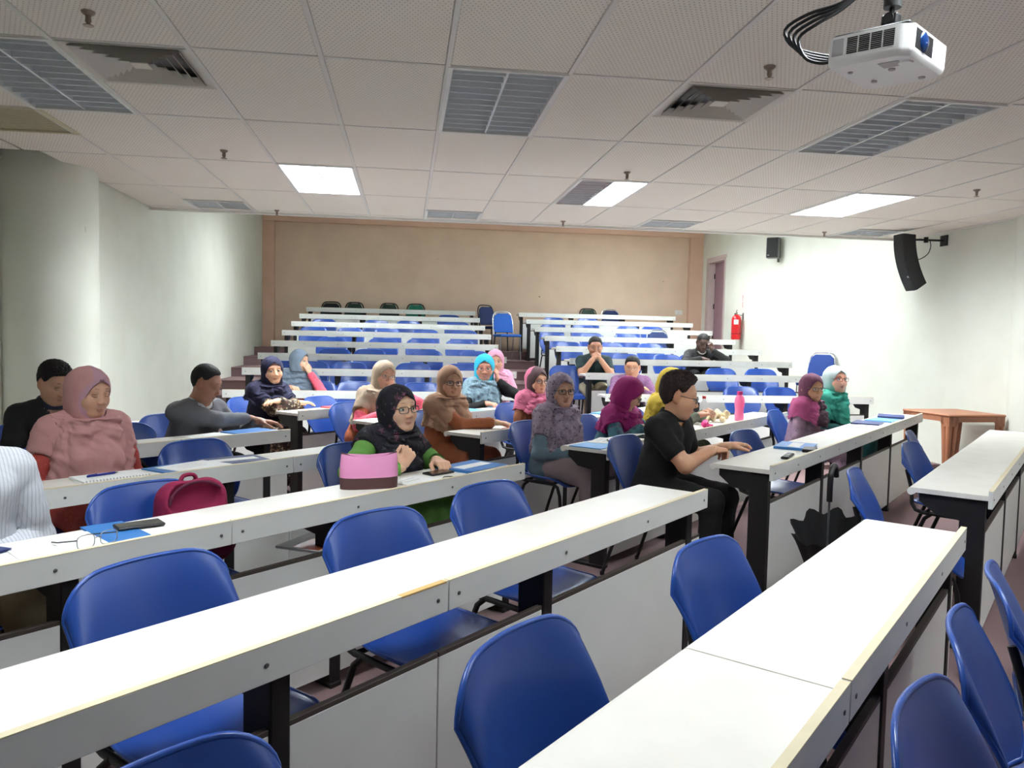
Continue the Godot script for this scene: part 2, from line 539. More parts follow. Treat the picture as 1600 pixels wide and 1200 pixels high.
func build_lights() -> void:
	fitting(cell(-2, 2), 1.2, [true, true], "lit white ceiling light, both halves glowing, nearest the left column", LAMP)
	fitting(cell(2, 2), 1.2, [false, true], "half lit ceiling light with one dull pink side", LAMP)
	fitting(cell(6, 2), 1.2, [true, true], "lit white ceiling light, both halves glowing, towards the black speaker", LAMP)
	for a in [[-2, "towards the left wall"], [2, "behind the projector"], [6, "towards the right wall"]]:
		fitting(cell(a[0], -2), 1.2, [true, true], "lit ceiling light over the front desks " + a[1], LAMP * 0.36, "lit lights over the front desks")
	fitting(cell(-4, 0), 1.2, [false, false], "unlit louvred ceiling light beside the square vent near the left column", LAMP)
	fitting(cell(0, 0), 1.2, [false, false], "unlit louvred ceiling light in the middle between the two square vents", LAMP)
	fitting(cell(4, 0), 1.2, [false, false], "unlit louvred ceiling light below the projector with blades showing", LAMP)
	for a in [[-4, "left steps"], [0, "left block of straight desks"], [4, "right block of straight desks"], [8, "black curved speaker"]]:
		fitting(Vector3(cell(a[0], 0).x, CEIL, -8.44), 0.6, [false, false], "small unlit louvred light at the ceiling edge before the " + a[1], LAMP)
	for a in [[6, -9.5, 1.15, "beside the right wall, nearest the ceiling edge"], [6, -11.3, 1.0, "beside the grey wall speaker"], [6, -13.1, 1.0, "beside the fire extinguisher"], [-2, -11.5, 1.0, "beside the left wall"], [1, -9.6, 0.45, "over the middle aisle"]]:
		fitting(Vector3(cell(a[0], 0).x, HIGH - 0.125, a[1]), 1.2, [true, true], "lit ceiling light high over the terraced rows " + a[3], LAMP_HIGH * a[2], "lit lights high over the terraced rows")

# ------------------------------------------------------------------ desks
const VB := [-0.68, -1.65, -2.62, -3.59, -4.56, -5.53]      # sitters' edge of the slanted rows, front to back
var panel_cache := {}

# a length of desk: local x along the row, z towards the front board; posts are distances from its start
func desk(label: String, at: Vector3, turn: float, length: float, posts: Array, group: String, worn := []) -> Node3D:
	var o := thing("bench_desk", label, "desk", at, turn, group)
	var prof := []
	for k in 9:
		var a := PI * 0.5 + PI * k / 8.0
		prof.append(Vector3(0, DESK - 0.018 + 0.018 * sin(a), 0.018 + 0.018 * cos(a)))
	prof.append(Vector3(0, DESK - 0.030, 0.030))
	prof.append(Vector3(0, DESK - 0.022, 0.036))
	prof.append(Vector3(0, DESK - 0.022, 0.325))
	prof.append(Vector3(0, DESK, 0.325))
	part("table_top", MB.new().prism(prof, Vector3(length, 0, 0)), mats.laminate, o)
	var lip := part("front_board", MB.new().box(Vector3(length / 2, 0.702, 0.334), Vector3(length - 0.003, 0.08, 0.018), 0.0015), mats.lip_board, o)
	part("edge_strip", MB.new().box(Vector3(length / 2, 0.7425, 0.334), Vector3(length - 0.004, 0.002, 0.0185)), mats.edge_band, lip)
	for w in worn:
		part("worn_edge", MB.new().box(Vector3(w[0], 0.7415, 0.3345), Vector3(w[1], 0.005, 0.019), 0.001), mats.get("bare_board", mats.edge_band), lip)
	var screw := MB.new().lathe([[0.0055, 0.0], [0.0055, 0.0015], [0.003, 0.002]], 10, Vector3.ZERO, Basis(Vector3.RIGHT, PI / 2)).mesh()
	var xs := [0.04, length - 0.04]
	var cnt := int(length / 0.42)
	for k in range(1, cnt): xs.append(length * k / cnt)
	for x in xs:
		var s := part("screw", screw, mats.steel_screw, lip)
		s.position = Vector3(x, 0.70, 0.3432)
	for p in posts:
		var leg := MB.new()
		leg.box(Vector3(p, 0.345, 0.265), Vector3(0.05, 0.69, 0.10), 0.003)
		leg.prism([Vector3(p - 0.025, 0.697, 0.05), Vector3(p - 0.025, 0.66, 0.05), Vector3(p - 0.025, 0.605, 0.12), Vector3(p - 0.025, 0.59, 0.23), Vector3(p - 0.025, 0.697, 0.23)], Vector3(0.05, 0, 0))
		leg.box(Vector3(p, 0.01, 0.19), Vector3(0.056, 0.02, 0.26), 0.003)
		part("leg", leg, mats.black_leg, o)
	var stops := [0.0]
	for p in posts: stops.append(p)
	stops.append(length)
	for k in stops.size() - 1:
		var x0: float = stops[k] + (0.026 if k > 0 else 0.002)
		var x1: float = stops[k + 1] - (0.026 if k < stops.size() - 2 else 0.002)
		if x1 - x0 < 0.06: continue
		var pn := part("modesty_panel", MB.new().box(Vector3((x0 + x1) / 2, 0.2925, 0.301), Vector3(x1 - x0, 0.475, 0.018), 0.0015), mats.lip_board, o)
		part("edging", MB.new().box(Vector3((x0 + x1) / 2, 0.5365, 0.301), Vector3(x1 - x0, 0.013, 0.0185), 0.001), mats.panel_edge, pn)
	return o

func build_desks() -> void:
	mat("bare_board", srgb(205, 170, 110), 0.8)
	var g := "slanted desks on the flat floor"
	# [row, start, length, posts, label, worn]
	var runs := [
		[0, -0.15, 1.665, [0.2, 1.15], "long white desk in the front row, part reaching past the frame, joined to its twin", []],
		[0, 1.52, 1.59, [0.47, 1.50], "long white desk in the front row ending at the aisle", []],
		[0, 3.97, 3.3, [0.04, 1.03, 2.05, 3.2], "white desk in the front row beside the hooked umbrella", []],
		[1, -0.175, 1.65, [0.15, 1.155], "white desk in the second row with three empty blue chairs, outer part", [[1.56, 0.16]]],
		[1, 1.475, 1.665, [0.5, 1.55], "white desk in the second row with empty blue chairs, ending at the aisle", []],
		[1, 3.97, 4.27, [0.04, 1.03, 2.03, 3.03, 4.2], "white desk in the second row where the young man in black sits", []],
		[2, -0.175, 1.65, [0.15, 1.15], "white desk with eyeglasses, phone and papers on it", []],
		[2, 1.475, 1.66, [0.47, 1.56], "white desk with the pink and brown pouch on it", []],
		[2, 3.97, 3.3, [0.04, 1.08, 2.1, 3.22], "white desk with the tall pink bottle on it", []],
		[3, 0.81, 1.645, [0.3, 1.3], "white desk with the spiral notebook and blue pen on it", []],
		[3, 2.46, 0.68, [0.56], "short white desk behind the woman in the dark floral headscarf", []],
		[3, 3.97, 3.3, [0.04, 1.08, 2.1, 3.22], "white desk where the woman in the tan headscarf rests her arm", []],
		[4, 0.75, 1.65, [0.3, 1.3], "white desk in front of the man in black by the left wall", []],
		[4, 2.405, 0.76, [0.6], "short white desk the man in the grey sweater reaches across", []],
		[4, 3.97, 1.66, [0.04, 1.0, 1.6], "white desk in front of the woman in the turquoise headscarf", []],
		[5, 1.42, 1.7, [0.3, 1.55], "white desk along the left wall behind the man in the grey sweater", []],
		[5, 3.97, 1.55, [0.04, 1.5], "white desk the woman in the navy headscarf leans on", []],
	]
	for a in runs:
		desk(a[4], row(a[1], VB[a[0]]), PI / 4, a[2], a[3], g, a[5])
	var which := ["first", "second", "third", "fourth", "fifth", "sixth", "seventh", "top"]
	for k in 8:
		desk("straight white desk on the %s terrace, left block by the side steps" % which[k], Vector3(-1.81, tier_y(k), tier_z(k) - 0.343), 0.0, 3.10, [0.06, 1.04, 2.06, 3.04], "straight desks on the terraces")
		desk("straight white desk on the %s terrace, right block near the door wall" % which[k], Vector3(2.115, tier_y(k), tier_z(k) - 0.343), 0.0, 3.09, [0.06, 1.04, 2.06, 3.03], "straight desks on the terraces")

# ------------------------------------------------------------------ chairs
var chair0: Node3D
var chair_parts := {}

func make_chair_meshes() -> void:
	# backrest: wide rounded top, waist below, leaning back; a rolled rim all round
	var back := func(s: float, t: float) -> Vector3:       # s upwards, t across
		var a := sin((t - 0.5) * PI)
		var qc := clampf((absf(a) - 0.52) / 0.48, 0.0, 1.0)
		var top := 0.797 - 0.008 * a * a - 0.085 * (1.0 - sqrt(maxf(0.0, 1.0 - qc * qc)))
		var y := 0.475 + (top - 0.475) * s
		var w := lerpf(0.168, 0.214, smoothstep(0.0, 0.55, s))
		if s < 0.18: w *= lerpf(0.80, 1.0, sqrt(s / 0.18))
		var z := -0.185 - 0.10 * s * s - 0.02 * sin(s * PI) * (1.0 - a * a) + 0.045 * a * a
		return Vector3(a * w, y, z)
	chair_parts.back = MB.new().sheet(back, 16, 20, 0.007).mesh()
	var rim := []
	for k in 17: rim.append(back.call(k / 16.0, 0.0))
	for k in range(1, 24): rim.append(back.call(1.0, k / 24.0))
	for k in range(16, -1, -1): rim.append(back.call(k / 16.0, 1.0))
	for k in range(15, 0, -1): rim.append(back.call(0.0, k / 16.0))
	chair_parts.rim = MB.new().tube(rim, 0.0062, 6, false, true).mesh()
	var seat := func(s: float, t: float) -> Vector3:       # s from rear to front
		var a := t * 2.0 - 1.0
		var w := lerpf(0.178, 0.208, smoothstep(0.0, 0.5, s))
		if s > 0.82: w *= sqrt(maxf(0.0, 1.0 - pow((s - 0.82) / 0.30, 2.0)))
		if s < 0.12: w *= lerpf(0.82, 1.0, sqrt(s / 0.12))
		var z := -0.20 + 0.39 * s
		var y := 0.452 - 0.022 * sin(clampf(s, 0.0, 0.85) / 0.85 * PI) * (1.0 - a * a) + 0.014 * a * a - 0.045 * pow(maxf(0.0, (s - 0.78) / 0.22), 2.0) + 0.022 * pow(1.0 - s, 3.0)
		return Vector3(a * w, y, z)
	chair_parts.seat = MB.new().sheet(seat, 16, 16, 0.008).mesh()
	var srim := []
	for k in 17: srim.append(seat.call(k / 16.0, 0.0))
	for k in range(1, 16): srim.append(seat.call(1.0, k / 16.0))
	for k in range(16, -1, -1): srim.append(seat.call(k / 16.0, 1.0))
	for k in range(15, 0, -1): srim.append(seat.call(0.0, k / 16.0))
	chair_parts.srim = MB.new().tube(srim, 0.006, 6, false, true).mesh()
	for s in [-1.0, 1.0]:
		var side := []
		var key := [Vector3(0.215 * s, 0.011, 0.215), Vector3(0.205 * s, 0.36, 0.175), Vector3(0.203 * s, 0.415, 0.155), Vector3(0.2 * s, 0.43, 0.12), Vector3(0.195 * s, 0.43, 0.0), Vector3(0.19 * s, 0.43, -0.12), Vector3(0.188 * s, 0.44, -0.165), Vector3(0.182 * s, 0.475, -0.188), Vector3(0.165 * s, 0.55, -0.198), Vector3(0.15 * s, 0.66, -0.232)]
		for k in key.size() - 1:
			for q in 3: side.append(key[k].lerp(key[k + 1], q / 3.0))
		side.append(key[-1])
		chair_parts["side%d" % int(s)] = MB.new().tube(side, 0.011, 8).mesh()
		chair_parts["rear%d" % int(s)] = MB.new().tube([Vector3(0.215 * s, 0.011, -0.255), Vector3(0.208 * s, 0.2, -0.19), Vector3(0.198 * s, 0.4, -0.115), Vector3(0.194 * s, 0.43, -0.08)], 0.011, 8).mesh()
		chair_parts["foot%d" % int(s)] = MB.new().lathe([[0.014, 0.0], [0.014, 0.02], [0.011, 0.026]], 8, Vector3(0.215 * s, 0, 0.215)).lathe([[0.014, 0.0], [0.014, 0.02], [0.011, 0.026]], 8, Vector3(0.215 * s, 0, -0.255)).mesh()
	chair_parts.cross = MB.new().tube([Vector3(-0.197, 0.43, 0.1), Vector3(0.197, 0.43, 0.1)], 0.009, 8).tube([Vector3(-0.19, 0.43, -0.12), Vector3(0.19, 0.43, -0.12)], 0.009, 8).mesh()

func chair(label: String, at: Vector3, turn: float, group: String) -> Node3D:
	if chair0 == null:
		make_chair_meshes()
		chair0 = thing("plastic_chair", label, "chair", at, turn, group)
		var b := part("backrest", chair_parts.back, mats.blue_plastic, chair0)
		part("rim", chair_parts.rim, mats.blue_rim, b)
		var st := part("seat", chair_parts.seat, mats.blue_plastic, chair0)
		part("rim", chair_parts.srim, mats.blue_rim, st)
		for s in ["-1", "1"]:
			part("side_frame", chair_parts["side" + s], mats.black_metal, chair0)
			part("leg", chair_parts["rear" + s], mats.black_metal, chair0)
			part("foot", chair_parts["foot" + s], mats.black_plastic, chair0)
		part("crossbar", chair_parts.cross, mats.black_metal, chair0)
		return chair0
	return copy(chair0, "plastic_chair", label, at, turn, group)

func px_x(px: float, z: float) -> float:       # x of a picture column on the plane z, near eye height
	return -z * tan(deg_to_rad(7.874) + atan((px - 800.0) / 1208.0))

func build_chairs() -> void:
	# empty chairs of the slanted rows: [row gap, u, shift in v, turn in degrees, label]
	var t := PI / 4
	var front := [
		[0, 0.50, -0.02, 4.0, "blue plastic chair at the outer part of the front desk, mostly hidden"],
		[0, 1.20, 0.07, 3.0, "blue plastic chair with ribbed back before the grey panel of the second row"],
		[0, 2.06, 0.07, -4.0, "blue plastic chair nearest the aisle at the front desk"],
		[1, 0.99, 0.04, 3.0, "blue plastic chair in the second row facing the eyeglasses desk"],
		[1, 1.70, 0.07, -2.0, "blue plastic chair in the second row in front of the pouch desk"],
		[1, 2.33, 0.02, -3.0, "blue plastic chair in the second row nearest the aisle"],
		[2, 1.46, 0.05, 0.0, "blue plastic chair holding the magenta backpack"],
		[3, 2.24, 0.07, 4.0, "blue plastic chair in the fourth row behind the blue folders"],
		[0, 3.80, 0.07, 6.0, "blue plastic chair with the umbrella hooked on it"],
		[0, 5.08, 0.07, -5.0, "blue plastic chair tucked at the front desk beyond the umbrella"],
		[0, 5.80, -0.05, 5.0, "blue plastic chair farthest along the front row, under the second desk"],
		[1, 4.93, 0.07, -6.0, "blue plastic chair between the young man in black and the woman in the mauve headscarf"],
		[4, 1.30, -0.10, 0.0, "blue plastic chair against the left wall beside the man in black"],
		[4, 2.26, 0.07, -8.0, "blue plastic chair with a black bag on it"],
		[5, 2.55, -0.06, 0.0, "blue plastic chair by the wall behind the man in the grey sweater"],
		[5, 4.62, 0.07, 5.0, "blue plastic chair behind the red folder"],
	]
	for a in front:
		chair(a[4], row(a[1], VB[a[0]] + a[2]), t + deg_to_rad(a[3]), "empty chairs in the slanted rows")
	# the loose chairs before the front row
	for a in [[1.37, 0.74, -3.0, "loose blue chair close against the front board of the front desk"], [1.87, 0.74, 4.0, "loose blue chair in the middle of three beside the front desk"], [2.36, 0.76, 8.0, "loose blue chair nearest the aisle of three beside the front desk"], [3.72, 0.76, 5.0, "loose blue chair across the aisle, cut by the frame"]]:
		chair(a[3], row(a[0], VB[0] + a[1]), t + deg_to_rad(a[2]), "loose chairs before the front row")
	# terraces: picture columns of the chair centres for each row
	var left := {0: [496, 553, 660], 1: [441, 486, 544, 646, 722], 2: [520, 577, 666, 738], 3: [516, 597, 655, 717], 4: [489, 546, 605, 665, 723], 5: [504, 588, 637, 712], 6: [701]}
	var right := {0: [1158, 1222], 1: [886, 1128, 1188], 2: [975, 1042], 3: [888, 955, 1015], 4: [863, 925, 977], 5: [860, 908, 978, 1017], 6: [863, 915]}
	var which := ["first", "second", "third", "fourth", "fifth", "sixth", "seventh", "top"]
	for side in 2:
		for k in (left if side == 0 else right):
			var order := 0
			var ord := ["first", "second", "third", "fourth", "fifth"]
			for px in (left if side == 0 else right)[k]:
				var z := tier_z(k) - 0.343 - 0.02 - 0.06 * rng.randf()
				chair("%s empty blue chair from the %s on the %s terrace" % [ord[order], "side steps" if side == 0 else "middle aisle, right block,", which[k]], Vector3(px_x(px, z - 0.22), tier_y(k), z), deg_to_rad(rng.randf_range(-5, 5)), "empty chairs on the terraces")
				order += 1

# ------------------------------------------------------------------ soft solids: distance fields meshed as surface nets
# prim: [kind 0 capsule / 1 ellipsoid, a, b (radii for an ellipsoid), ra, rb, blend, sign, tag]
class Soft:
	var prims := []
	var v := PackedVector3Array()
	var n := PackedVector3Array()
	var lab := PackedInt32Array()
	var idx := PackedInt32Array()
	func cap(a: Vector3, b: Vector3, ra: float, rb: float, k := 0.02, tag := 0, sign := 1.0) -> Soft:
		prims.append([0, a, b, ra, rb, k, sign, tag]); return self
	func ell(a: Vector3, r: Vector3, k := 0.02, tag := 0, sign := 1.0) -> Soft:
		prims.append([1, a, r, 0.0, 0.0, k, sign, tag]); return self
	func dist(p: Vector3, upto: int) -> float:
		var d := 9.0
		for q in prims:
			if q[7] > upto or q[0] != 0: continue
			var ba: Vector3 = q[2] - q[1]
			var pa: Vector3 = p - q[1]
			var h := clampf(pa.dot(ba) / maxf(ba.length_squared(), 1e-9), 0.0, 1.0)
			var e: float = (pa - ba * h).length() - lerpf(q[3], q[4], h)
			var k: float = q[5]
			var m := clampf(0.5 + 0.5 * (d - e) / k, 0.0, 1.0)
			d = lerpf(d, e, m) - k * m * (1.0 - m)
		return d
	func build(h: float) -> void:
		var lo := Vector3(9, 9, 9)
		var hi := -lo
		for q in prims:
			if q[6] < 0.0: continue
			if q[0] == 0:
				var ra: Vector3 = Vector3.ONE * q[3]
				var rb: Vector3 = Vector3.ONE * q[4]
				lo = lo.min(q[1] - ra).min(q[2] - rb); hi = hi.max(q[1] + ra).max(q[2] + rb)
			else:
				lo = lo.min(q[1] - q[2]); hi = hi.max(q[1] + q[2])
		lo -= Vector3.ONE * h * 3.0
		hi += Vector3.ONE * h * 3.0
		var nx := int((hi.x - lo.x) / h) + 2
		var ny := int((hi.y - lo.y) / h) + 2
		var nz := int((hi.z - lo.z) / h) + 2
		var D := PackedFloat32Array(); D.resize(nx * ny * nz); D.fill(1.0)
		var N := PackedFloat32Array(); N.resize(nx * ny * nz); N.fill(1.0)
		var L := PackedByteArray(); L.resize(nx * ny * nz)
		for q in prims:
			var a: Vector3 = q[1]
			var b: Vector3 = q[2]
			var k: float = q[5]
			var ra: float = q[3]
			var rb: float = q[4]
			var tag: int = q[7]
			var neg: bool = q[6] < 0.0
			var mg := k + 2.0 * h
			var p0: Vector3
			var p1: Vector3
			if q[0] == 0:
				p0 = (a - Vector3.ONE * (ra + mg)).min(b - Vector3.ONE * (rb + mg)); p1 = (a + Vector3.ONE * (ra + mg)).max(b + Vector3.ONE * (rb + mg))
			else:
				p0 = a - b - Vector3.ONE * mg; p1 = a + b + Vector3.ONE * mg
			var x0 := maxi(0, int((p0.x - lo.x) / h)); var x1 := mini(nx - 1, int((p1.x - lo.x) / h) + 1)
			var y0 := maxi(0, int((p0.y - lo.y) / h)); var y1 := mini(ny - 1, int((p1.y - lo.y) / h) + 1)
			var z0 := maxi(0, int((p0.z - lo.z) / h)); var z1 := mini(nz - 1, int((p1.z - lo.z) / h) + 1)
			var ba := b - a
			var inv := 1.0 / maxf(ba.length_squared(), 1e-9)
			var iscap: bool = q[0] == 0
			var ir := Vector3.ONE / b if not iscap else Vector3.ONE
			for z in range(z0, z1 + 1):
				for y in range(y0, y1 + 1):
					var o := (z * ny + y) * nx
					for x in range(x0, x1 + 1):
						var pa := Vector3(lo.x + x * h, lo.y + y * h, lo.z + z * h) - a
						var e: float
						if iscap:
							var t := clampf(pa.dot(ba) * inv, 0.0, 1.0)
							e = (pa - ba * t).length() - (ra + (rb - ra) * t)
						else:
							var w := pa * ir
							var k0 := w.length()
							var k1 := (w * ir).length()
							e = k0 * (k0 - 1.0) / maxf(k1, 1e-6)
						var j := o + x
						var d := D[j]
						if neg:
							var m := clampf(0.5 - 0.5 * (d + e) / k, 0.0, 1.0)
							D[j] = d + (-e - d) * m + k * m * (1.0 - m)
							if -e > d - k * 0.3 and absf(e) < k: L[j] = tag
						else:
							var m := clampf(0.5 + 0.5 * (d - e) / k, 0.0, 1.0)
							D[j] = d + (e - d) * m - k * m * (1.0 - m)
							if e < N[j]:
								N[j] = e; L[j] = tag
		var at := PackedInt32Array(); at.resize(nx * ny * nz); at.fill(-1)
		var sy := nx
		var sz := nx * ny
		var off := PackedInt32Array([0, 1, sy, sy + 1, sz, sz + 1, sz + sy, sz + sy + 1])
		var ea := PackedInt32Array([0, 2, 4, 6, 0, 1, 4, 5, 0, 1, 2, 3])
		var eb := PackedInt32Array([1, 3, 5, 7, 2, 3, 6, 7, 4, 5, 6, 7])
		var lim := 2.0 * h
		for z in nz - 1:
			for y in ny - 1:
				var o := (z * ny + y) * nx
				for x in nx - 1:
					var j := o + x
					var d0 := D[j]
					if d0 > lim or d0 < -lim: continue
					var m := 0
					for c in 8:
						if D[j + off[c]] < 0.0: m |= 1 << c
					if m == 0 or m == 255: continue
					var s := Vector3.ZERO
					var cnt := 0
					for e in 12:
						var ca := ea[e]
						var cb := eb[e]
						if ((m >> ca) & 1) == ((m >> cb) & 1): continue
						var da := D[j + off[ca]]
						var t := da / (da - D[j + off[cb]])
						var pa := Vector3(ca & 1, (ca >> 1) & 1, ca >> 2)
						s += pa + (Vector3(cb & 1, (cb >> 1) & 1, cb >> 2) - pa) * t
						cnt += 1
					s /= cnt
					at[j] = v.size()
					v.append(lo + (Vector3(x, y, z) + s) * h)
					n.append(Vector3.ZERO)
					lab.append(L[j + int(s.x + 0.5) + int(s.y + 0.5) * sy + int(s.z + 0.5) * sz])
		for z in range(1, nz - 1):
			for y in range(1, ny - 1):
				var o := (z * ny + y) * nx
				for x in range(1, nx - 1):
					var j := o + x
					if at[j] < 0: continue
					var inside := D[j] < 0.0
					if inside != (D[j + 1] < 0.0): quad(at[j], at[j - sy], at[j - sy - sz], at[j - sz], inside)
					if inside != (D[j + sy] < 0.0): quad(at[j], at[j - sz], at[j - 1 - sz], at[j - 1], inside)
					if inside != (D[j + sz] < 0.0): quad(at[j], at[j - 1], at[j - 1 - sy], at[j - sy], inside)
		for k in n.size(): n[k] = n[k].normalized()
	func quad(a: int, b: int, c: int, d: int, flip: bool) -> void:
		if a < 0 or b < 0 or c < 0 or d < 0: return
		if not flip: t3(a, b, c); t3(a, c, d)
		else: t3(a, c, b); t3(a, d, c)
	func t3(a: int, b: int, c: int) -> void:
		var nn := (v[c] - v[a]).cross(v[b] - v[a])
		n[a] += nn; n[b] += nn; n[c] += nn
		idx.append(a); idx.append(b); idx.append(c)
	# pour into a mesh builder, moved by a transform, coloured by tag
	func pour(mb: MB, t: Transform3D, colours: Array) -> void:
		var base := mb.v.size()
		var flip := t.basis.determinant() < 0.0
		var nb := t.basis.inverse().transposed()
		for k in v.size():
			mb.v.append(t * v[k]); mb.n.append((nb * n[k]).normalized()); mb.c.append(colours[mini(lab[k], colours.size() - 1)])
		for k in range(0, idx.size(), 3):
			mb.i.append(base + idx[k])
			mb.i.append(base + idx[k + (2 if flip else 1)])
			mb.i.append(base + idx[k + (1 if flip else 2)])

var heads := {}
var hands := {}

# tags of the head: 0 skin, 3 ear and nose (a little redder)
func make_head(key: String, smile: float) -> void:
	var s := Soft.new()
	s.ell(Vector3(0, 0.032, -0.016), Vector3(0.075, 0.088, 0.092), 0.02)
	s.ell(Vector3(0, -0.03, 0.018), Vector3(0.062, 0.078, 0.07), 0.03)
	s.cap(Vector3(-0.012, -0.095, 0.052), Vector3(0.012, -0.095, 0.052), 0.02, 0.02, 0.03)
	for x in [-1.0, 1.0]:
		s.cap(Vector3(x * 0.052, -0.03, 0.0), Vector3(x * 0.03, -0.085, 0.035), 0.02, 0.02, 0.03)
		s.ell(Vector3(x * 0.037, -0.03, 0.052), Vector3(0.027, 0.028, 0.024), 0.03)
		s.ell(Vector3(x * 0.077, -0.002, -0.012), Vector3(0.010, 0.031, 0.018), 0.008, 3)
	s.cap(Vector3(-0.036, 0.034, 0.064), Vector3(0.036, 0.034, 0.064), 0.012, 0.012, 0.03)
	for x in [-1.0, 1.0]:
		s.ell(Vector3(x * 0.031, 0.006, 0.094), Vector3(0.019, 0.0125, 0.016), 0.014, 0, -1.0)
	s.cap(Vector3(0, 0.012, 0.080), Vector3(0, -0.029, 0.097), 0.007, 0.0105, 0.014)
	for x in [-1.0, 1.0]:
		s.ell(Vector3(x * 0.012, -0.034, 0.091), Vector3(0.009, 0.007, 0.010), 0.008, 3)
	for x in [-1.0, 1.0]:
		s.cap(Vector3(x * (0.0225 + 0.005 * smile), -0.0615 + 0.006 * smile, 0.069 - 0.002 * smile), Vector3(x * 0.006, -0.0635, 0.0825), 0.003, 0.0045, 0.005)
	for x in [-1.0, 1.0]:
		s.cap(Vector3(x * (0.018 + 0.004 * smile), -0.067 + 0.005 * smile, 0.0715), Vector3(x * 0.004, -0.0715, 0.0785), 0.003, 0.0042, 0.005)
	s.cap(Vector3(0, -0.07, -0.012), Vector3(0, -0.17, -0.03), 0.05, 0.05, 0.03)
	s.build(0.0034)
	heads[key] = s

# fingers along +z, palm down, thumb towards +x; curl 0 flat to 1 closed
func make_hand(key: String, curl: float) -> void:
	var s := Soft.new()
	s.cap(Vector3(0, 0, -0.012), Vector3(0, 0.0, 0.012), 0.024, 0.024, 0.015)
	for k in 4:
		var x := 0.03 - 0.02 * k
		s.cap(Vector3(x * 0.6, 0, 0.015), Vector3(x, 0, 0.078 - 0.004 * absf(k - 1.0)), 0.014, 0.0125, 0.014)
		var ln: float = [0.074, 0.082, 0.076, 0.058][k]
		var p := Vector3(x, 0.001, 0.080 - 0.004 * absf(k - 1.0))
		var a := -0.1 - curl * 1.25
		for q in 3:
			var l: float = ln * [0.44, 0.32, 0.24][q]
			var d := Vector3(x * 0.5 * (1.0 - curl), sin(a), cos(a)).normalized()
			s.cap(p, p + d * l, 0.0098 - 0.0008 * q, 0.009 - 0.0009 * q, 0.004)
			p += d * l
			a -= 0.12 + curl * [1.5, 0.9, 0.4][q]
	var tp := Vector3(0.022, -0.004, 0.016)
	var td := Vector3(0.78, -0.25, 0.60).normalized()
	s.cap(tp, tp + td * 0.036, 0.016, 0.0125, 0.01)
	var t2 := Vector3(lerpf(0.45, -0.25, curl), -0.3 - 0.25 * curl, 0.85).normalized()
	s.cap(tp + td * 0.036, tp + td * 0.036 + t2 * 0.03, 0.0118, 0.0105, 0.004)
	s.cap(tp + td * 0.036 + t2 * 0.03, tp + td * 0.036 + t2 * 0.054, 0.0105, 0.0085, 0.004)
	s.build(0.0036)
	hands[key] = s

# ------------------------------------------------------------------ people
func cloth(key: String, c: Color, rough := 0.85, tex: Texture2D = null, scale := 1.0) -> StandardMaterial3D:
	if mats.has(key): return mats[key]
	var m := mat(key, c, rough)
	m.albedo_texture = tex if tex else weave
	m.uv1_triplanar = true
	m.uv1_scale = Vector3.ONE * (scale if tex else 6.0)
	return m

var weave: Texture2D
# a printed cloth: blobs [colour, count, small radius, large radius, petals] scattered on a ground, wrapping at the edges
func print_tex(sz: int, ground: Color, blobs: Array, sd: int) -> ImageTexture:
	var r := RandomNumberGenerator.new()
	r.seed = sd
	var im := Image.create(sz, sz, false, Image.FORMAT_RGB8)
	im.fill(ground)
	for b in blobs:
		for k in b[1]:
			var cx := r.randi_range(0, sz - 1)
			var cy := r.randi_range(0, sz - 1)
			var rad := r.randf_range(b[2], b[3])
			var turn := r.randf() * TAU
			var petals: int = b[4]
			var c: Color = b[0]
			c = c.lerp(Color(c.r * 0.8, c.g * 0.8, c.b * 0.8), r.randf())
			var q := int(rad) + 1
			for y in range(-q, q + 1):
				for x in range(-q, q + 1):
					var d := sqrt(float(x * x + y * y))
					var lim := rad
					if petals > 0: lim = rad * (0.62 + 0.38 * cos(petals * (atan2(y, x) + turn)))
					elif petals < 0: lim = rad * (1.0 / (absf(cos(atan2(y, x) + turn)) + absf(sin(atan2(y, x) + turn)) * float(-petals)))
					if d <= lim:
						im.set_pixel(posmod(cx + x, sz), posmod(cy + y, sz), c)
	im.generate_mipmaps()
	return ImageTexture.create_from_image(im)

